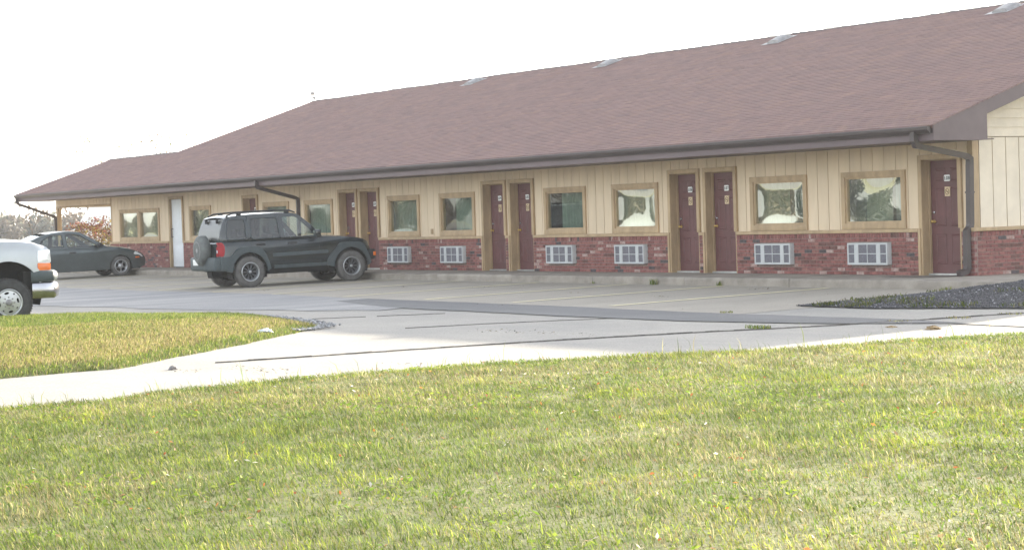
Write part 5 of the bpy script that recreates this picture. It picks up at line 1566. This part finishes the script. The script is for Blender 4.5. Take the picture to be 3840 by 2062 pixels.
# small litter on the paving
def clump(name, loc, r, h, mat, label, cat, seed, seg=10):
    rr = random.Random(seed); mb = MB(); rows = 5
    vs = []; fs = []
    for i in range(rows):
        t = i / (rows - 1)
        for j in range(seg):
            a = 2 * PI * j / seg; q = r * math.cos(t * PI / 2 * .96) * rr.uniform(.6, 1.2)
            vs.append((q * math.cos(a) * 1.3, q * math.sin(a), h * math.sin(t * PI / 2) * rr.uniform(.6, 1.1)))
    for i in range(rows - 1):
        for j in range(seg): fs.append((i * seg + j, i * seg + (j + 1) % seg, (i + 1) * seg + (j + 1) % seg, (i + 1) * seg + j))
    fs.append(tuple((rows - 1) * seg + j for j in range(seg)))
    mb.add(vs, fs, 0, False); o = mb.build(name, mat, None, loc); tag(o, label, cat); return o
M['bag'] = pm('white_plastic', (0.70, 0.74, 0.78), 0.4, var=0.1, scale=12)
M['clod'] = pm('dry_clod', (0.30, 0.21, 0.11), 0.95, var=0.25, scale=30)
M['greystone'] = pm('grey_stone', (0.22, 0.21, 0.21), 0.9, var=0.25, scale=20)
clump('plastic_litter', (-.3, -13.62, -.05), .11, .06, M['bag'], 'crumpled white plastic litter near the tip of the grass island', 'litter', 1, 14)
clump('stone', (4.54, -17.13, -.104), .05, .05, M['greystone'], 'lone grey stone on the sunlit driveway near the island', 'stone', 2)
clump('clod', (7.14, -8.15, -.104), .09, .05, M['clod'], 'brown clod of dry grass on the driveway at right', 'clod', 3)
clump('clod', (6.36, -8.11, -.104), .07, .025, M['clod'], 'smaller pale clod just left of the brown one', 'clod', 4)
# dry grass clippings lying on the drive and the lot: a scatter nobody could count
xs_, ys_, cs_ = [], [], []
for (cx, cy, sx, sy, n) in [(5.74, -16.65, .35, .12, 70), (5.0, -17.2, .25, .08, 30), (6.9, -15.2, .3, .1, 50), (2.2, -11.3, .5, .15, 40), (3.4, -11.3, .5, .15, 40), (-2.86, -2.53, .12, .05, 18), (-6.0, -4.4, .12, .04, 14), (-10.3, -3.6, .4, .1, 30), (-9.3, -3.2, .3, .08, 20), (-13.0, -4.0, .2, .06, 16), (-3.0, -4.7, .2, .05, 14), (-.6, -3.4, .3, .06, 20), (-4.0, -7.3, .3, .1, 18), (1.0, -7.5, .3, .2, 12), (-16.2, -5.9, .2, .05, 16)]:
    xs_.append(rng.normal(cx, sx, n)); ys_.append(rng.normal(cy, sy, n))
x = np.concatenate(xs_); y = np.concatenate(ys_)
col = np.array([(.10, .08, .05), (.24, .19, .11), (.07, .07, .06)])[rng.integers(0, 3, len(x))]
pos = np.stack([x, y, gzn(y) + .016 + .008 * rng.random(len(x))], 1)
o = link(bpy.data.objects.new('clippings', leaf_mesh('clippings', pos, rng.uniform(.008, .026, len(x)), col, M['weed'], 1.2)))
tag(o, 'dry leaf and grass scraps strewn over the parking lot and drive', 'clippings', kind='stuff')

# ------------------------------------------------------------------ trees, bush, truck behind the office
M['bark'] = pm('bark', (0.12, 0.095, 0.08), 0.95, var=0.25, scale=8, bump=0.5)
M['leaf'] = attrmat('tree_leaf', 0.6, 0.35)
def branch_tree(mb, base, h, r0, spread, rr, depth=4, tips=None, lean=(0, 0)):
    """recursive limbs as tapered tubes"""
    def grow(p, d, L, r, k):
        n = 4; pts = [p]; rad = [r]
        for i in range(n):
            d = (d + Vector((rr.uniform(-.2, .2), rr.uniform(-.2, .2), rr.uniform(-.05, .16))) * .6).normalized()
            p = p + d * (L / n); pts.append(p); rad.append(r * (1 - .55 * (i + 1) / n))
        mb.tube(pts, rad, 6 if k > 1 else 4)
        if k == 0:
            if tips is not None: tips.extend(pts[1:])
            return
        nb = rr.randint(2, 3) + (1 if k >= depth - 1 else 0)
        for j in range(nb):
            q = pts[rr.randint(2, n)]
            a = rr.uniform(0, 2 * PI)
            nd = (d * rr.uniform(.5, 1.0) + Vector((math.cos(a), math.sin(a), rr.uniform(-.1, .5))) * spread).normalized()
            grow(q, nd, L * rr.uniform(.55, .78), rad[-1] * rr.uniform(.7, .95), k - 1)
    grow(Vector(base), Vector((lean[0], lean[1], 1)).normalized(), h * .36, r0, depth)
def tree(name, loc, h, r0, label, seed, leaves=0, leafcol=None, lsize=(.05, .10), depth=4, spread=.8):
    rr = random.Random(seed); root = empty(name, loc)
    mb = MB(); tips = []
    branch_tree(mb, (0, 0, 0), h, r0, spread, rr, depth, tips)
    mb.build('trunk', M['bark'], root)
    if leaves:
        P = np.array([t[:] for t in tips]); idx = rng.integers(0, len(P), leaves)
        pos = P[idx] + rng.normal(0, .16 + .01 * h, (leaves, 3))
        c = np.array(leafcol)[rng.integers(0, len(leafcol), leaves)] * rng.uniform(.6, 1.3, (leaves, 1))
        link(bpy.data.objects.new('crown', leaf_mesh('crown', pos, rng.uniform(*lsize, leaves), c, M['leaf'], 0)), root)
    tag(root, label, 'tree'); return root
AUT = [(.13, .10, .055), (.17, .11, .06), (.10, .10, .05), (.20, .13, .06)]
tree('bare_tree', (-76.9, 15.3, terr(-76.9, 15)), 12.5, .2, 'tall nearly bare tree rising behind the low office roof', 5, 420, AUT, (.07, .12), 5, .75)
tree('bare_tree', (-65.5, 6.4, terr(-65.5, 6.4)), 4.6, .06, 'thin bare sapling beside the white truck, seen through the porch', 8, 60, AUT, (.03, .06), 4, .6)
# burning bush by the corner of the office
bush = empty('bush', (-49.4, 3.25, .0))
mb = MB(); rr = random.Random(4)
for i in range(26):
    a = rr.uniform(0, 2 * PI); q = rr.uniform(.2, .9)
    mb.tube([(0.12 * math.cos(a), .12 * math.sin(a), 0), (.5 * q * math.cos(a), .5 * q * math.sin(a), .7), (1.0 * q * math.cos(a), 1.0 * q * math.sin(a), 1.15 + .4 * rr.random())], [.018, .012, .004], 5)
mb.build('stems', M['bark'], bush)
n = 7000
d = rng.normal(size=(n, 3)); d /= np.linalg.norm(d, axis=1)[:, None]
rad = .62 + .38 * rng.random(n) ** .5
lob = 1 + .22 * np.sin(d[:, 0] * 5 + 1) * np.sin(d[:, 1] * 4) + .14 * np.sin(d[:, 2] * 9 + d[:, 0] * 7)
pos = d * (rad * lob)[:, None] * np.array([[1.25, 1.25, .88]]) + np.array([[0, 0, .92]]); pos = pos[pos[:, 2] > .05]
t = np.clip((pos[:, 2] - .2) / 1.5 + rng.normal(0, .22, len(pos)), 0, 1)[:, None]
c = (1 - t) * np.array([[.09, .12, .03]]) + t * np.array([[.20, .065, .045]])
gold = rng.random(len(pos)) < .16; c[gold] = np.array([.30, .24, .06])
c *= rng.uniform(.6, 1.35, (len(pos), 1))
link(bpy.data.objects.new('foliage', leaf_mesh('foliage', pos, rng.uniform(.035, .07, len(pos)), c, M['leaf'], 0)), bush)
tag(bush, 'round red and green autumn bush between the grey car and the office corner', 'bush')

# white truck parked beyond the porch: hood, cab with slanted fairing, box
M['truck_white'] = pm('white_truck_paint', (0.80, 0.82, 0.84), 0.4, var=0.03, scale=1, coat=0.3)
tk = empty('camper_trailer', (-64.0, 10.4, terr(-64, 10)), math.radians(200))
tag(tk, 'white camper trailer with a sloping nose behind the bush, seen through the porch', 'trailer')
prof = [(3.2, .75), (3.25, 1.25), (3.05, 1.50), (2.3, 1.62), (1.95, 1.80), (1.55, 2.25), (1.1, 2.62), (.2, 2.98), (-.4, 3.1), (-7.4, 3.15), (-7.5, 3.0), (-7.5, .75)]
b = MB(); tw = lambda x, z: 1.18 - .10 * max(0, (x - 2.0)) - .02 * max(0, z - 1.6)
for s in (-1, 1): side_panel(b, prof, (), tw, s, .5, 0, 0, .03)
skin(b, prof, tw, .02, 8)
b.build('shell', M['truck_white'], tk)
M['stripe'] = pm('pale_grey_stripe', (0.50, 0.55, 0.58), 0.5, var=0.05)
for s in (-1, 1):
    k = MB(); side_panel(k, [(-7.4, 1.50), (2.2, 1.50), (2.0, 1.60), (-7.4, 1.62)], (), tw, s, .8, .004); k.build('stripe', M['stripe'], tk)
    for wx in (-1.6, -4.4): glass_poly(tk, rounded([(wx, 1.9), (wx + 1.1, 1.9), (wx + 1.1, 2.5), (wx, 2.5)], .06), tw, s, M['tint_glass'], .006)
k = MB(); k.tube([(3.2, 0, .8), (4.0, 0, .62)], .05, 8); k.tube([(3.8, 0, .62), (3.8, 0, .05)], .04, 8); k.build('hitch', M['black_trim'], tk)
k = MB(); k.box(-7.3, 2.6, -1.0, 1.0, .55, .74); k.build('chassis', M['under'], tk)
for x_ in (-3.2, -4.2):
    for s in (-1, 1): wheel(tk, x_, s * 1.0, .5, .5, .28, .27, s, 'hd')

# distant woods: one far mass of autumn trees on lower ground
N_ = 420
az = np.radians(np.concatenate([rng.uniform(152, 172, 300), rng.uniform(172, 200, 120)]))
dist = np.concatenate([rng.uniform(215, 300, 300), rng.uniform(215, 300, 120)])
cx, cy = CAM.x + dist * np.cos(az), CAM.y + dist * np.sin(az)
gzv = terr(cx, cy)
hh = rng.uniform(7.6, 9.8, N_) * np.where(np.degrees(az) > 162.5, 1.05, .93)
allp = []; allc = []; alls = []
ctab = np.array([(.115, .10, .085), (.135, .105, .08), (.10, .105, .08), (.15, .12, .085), (.095, .10, .09)])
for i in range(N_):
    n = 620 if i < 300 else 420
    d = rng.normal(size=(n, 3)); d /= np.linalg.norm(d, axis=1)[:, None]; q = rng.random(n) ** .45
    lob = 1 + .3 * np.sin(d[:, 0] * 6 + i) * np.sin(d[:, 1] * 5 + i)
    R = hh[i] * .33
    p = d * (q * lob)[:, None] * np.array([[R, R, hh[i] * .48]]) + np.array([[cx[i], cy[i], gzv[i] + hh[i] * .52]])
    allp.append(p); c = ctab[rng.integers(0, 5)]; allc.append(np.tile(c, (n, 1)) * rng.uniform(.65, 1.35, (n, 1))); alls.append(rng.uniform(.25, .55, n))
me = leaf_mesh('distant_woods', np.concatenate(allp), np.concatenate(alls), np.concatenate(allc), M['leaf'], 0)
o = link(bpy.data.objects.new('distant_woods', me)); tag(o, 'hazy brown autumn woods far behind the porch', 'woods', kind='stuff')

# unseen trees, added only to give the window panes shapes to reflect
allp = []; allc = []; alls = []
for k_, a_ in enumerate(np.arange(199.5, 236, 3.1)):
    a_ = math.radians(a_ + rng.uniform(-.6, .6)); D_ = rng.uniform(100, 125); H_ = rng.uniform(5.0, 8.5); n = 1500
    px_, py_ = -14 + D_ * math.cos(a_), D_ * math.sin(a_)
    d = rng.normal(size=(n, 3)); d /= np.linalg.norm(d, axis=1)[:, None]; q = rng.random(n) ** .4
    allp.append(d * q[:, None] * np.array([[H_ * .34, H_ * .34, H_ * .47]]) + np.array([[px_, py_, terr(px_, py_) + H_ * .53]]))
    allc.append(np.tile(ctab[k_ % 5] * .8, (n, 1)) * rng.uniform(.8, 1.2, (n, 1))); alls.append(rng.uniform(.2, .4, n))
me = leaf_mesh('reflection_trees', np.concatenate(allp), np.concatenate(alls), np.concatenate(allc), M['leaf'], 0)
o = link(bpy.data.objects.new('reflection_trees', me)); tag(o, 'unseen row of round trees added for the window panes to mirror', 'trees', kind='stuff')

# ------------------------------------------------------------------ haze
mb = MB(); mb.box(-520, 490, -500, 510, -10.5, 10.0)
hz = mb.build('haze', []) ; 
hm = bpy.data.materials.new('thin_haze'); hm.use_nodes = True
hn = hm.node_tree.nodes; hn.clear()
ho = hn.new('ShaderNodeOutputMaterial'); hv = hn.new('ShaderNodeVolumePrincipled')
hv.inputs['Color'].default_value = (0.86, 0.90, 1.0, 1); hv.inputs['Density'].default_value = 0.00034; hv.inputs['Anisotropy'].default_value = 0.3
hm.node_tree.links.new(hv.outputs[0], ho.inputs['Volume'])
hz.data.materials.append(hm); tag(hz, 'thin pale autumn haze over the whole place', 'haze', kind='stuff')
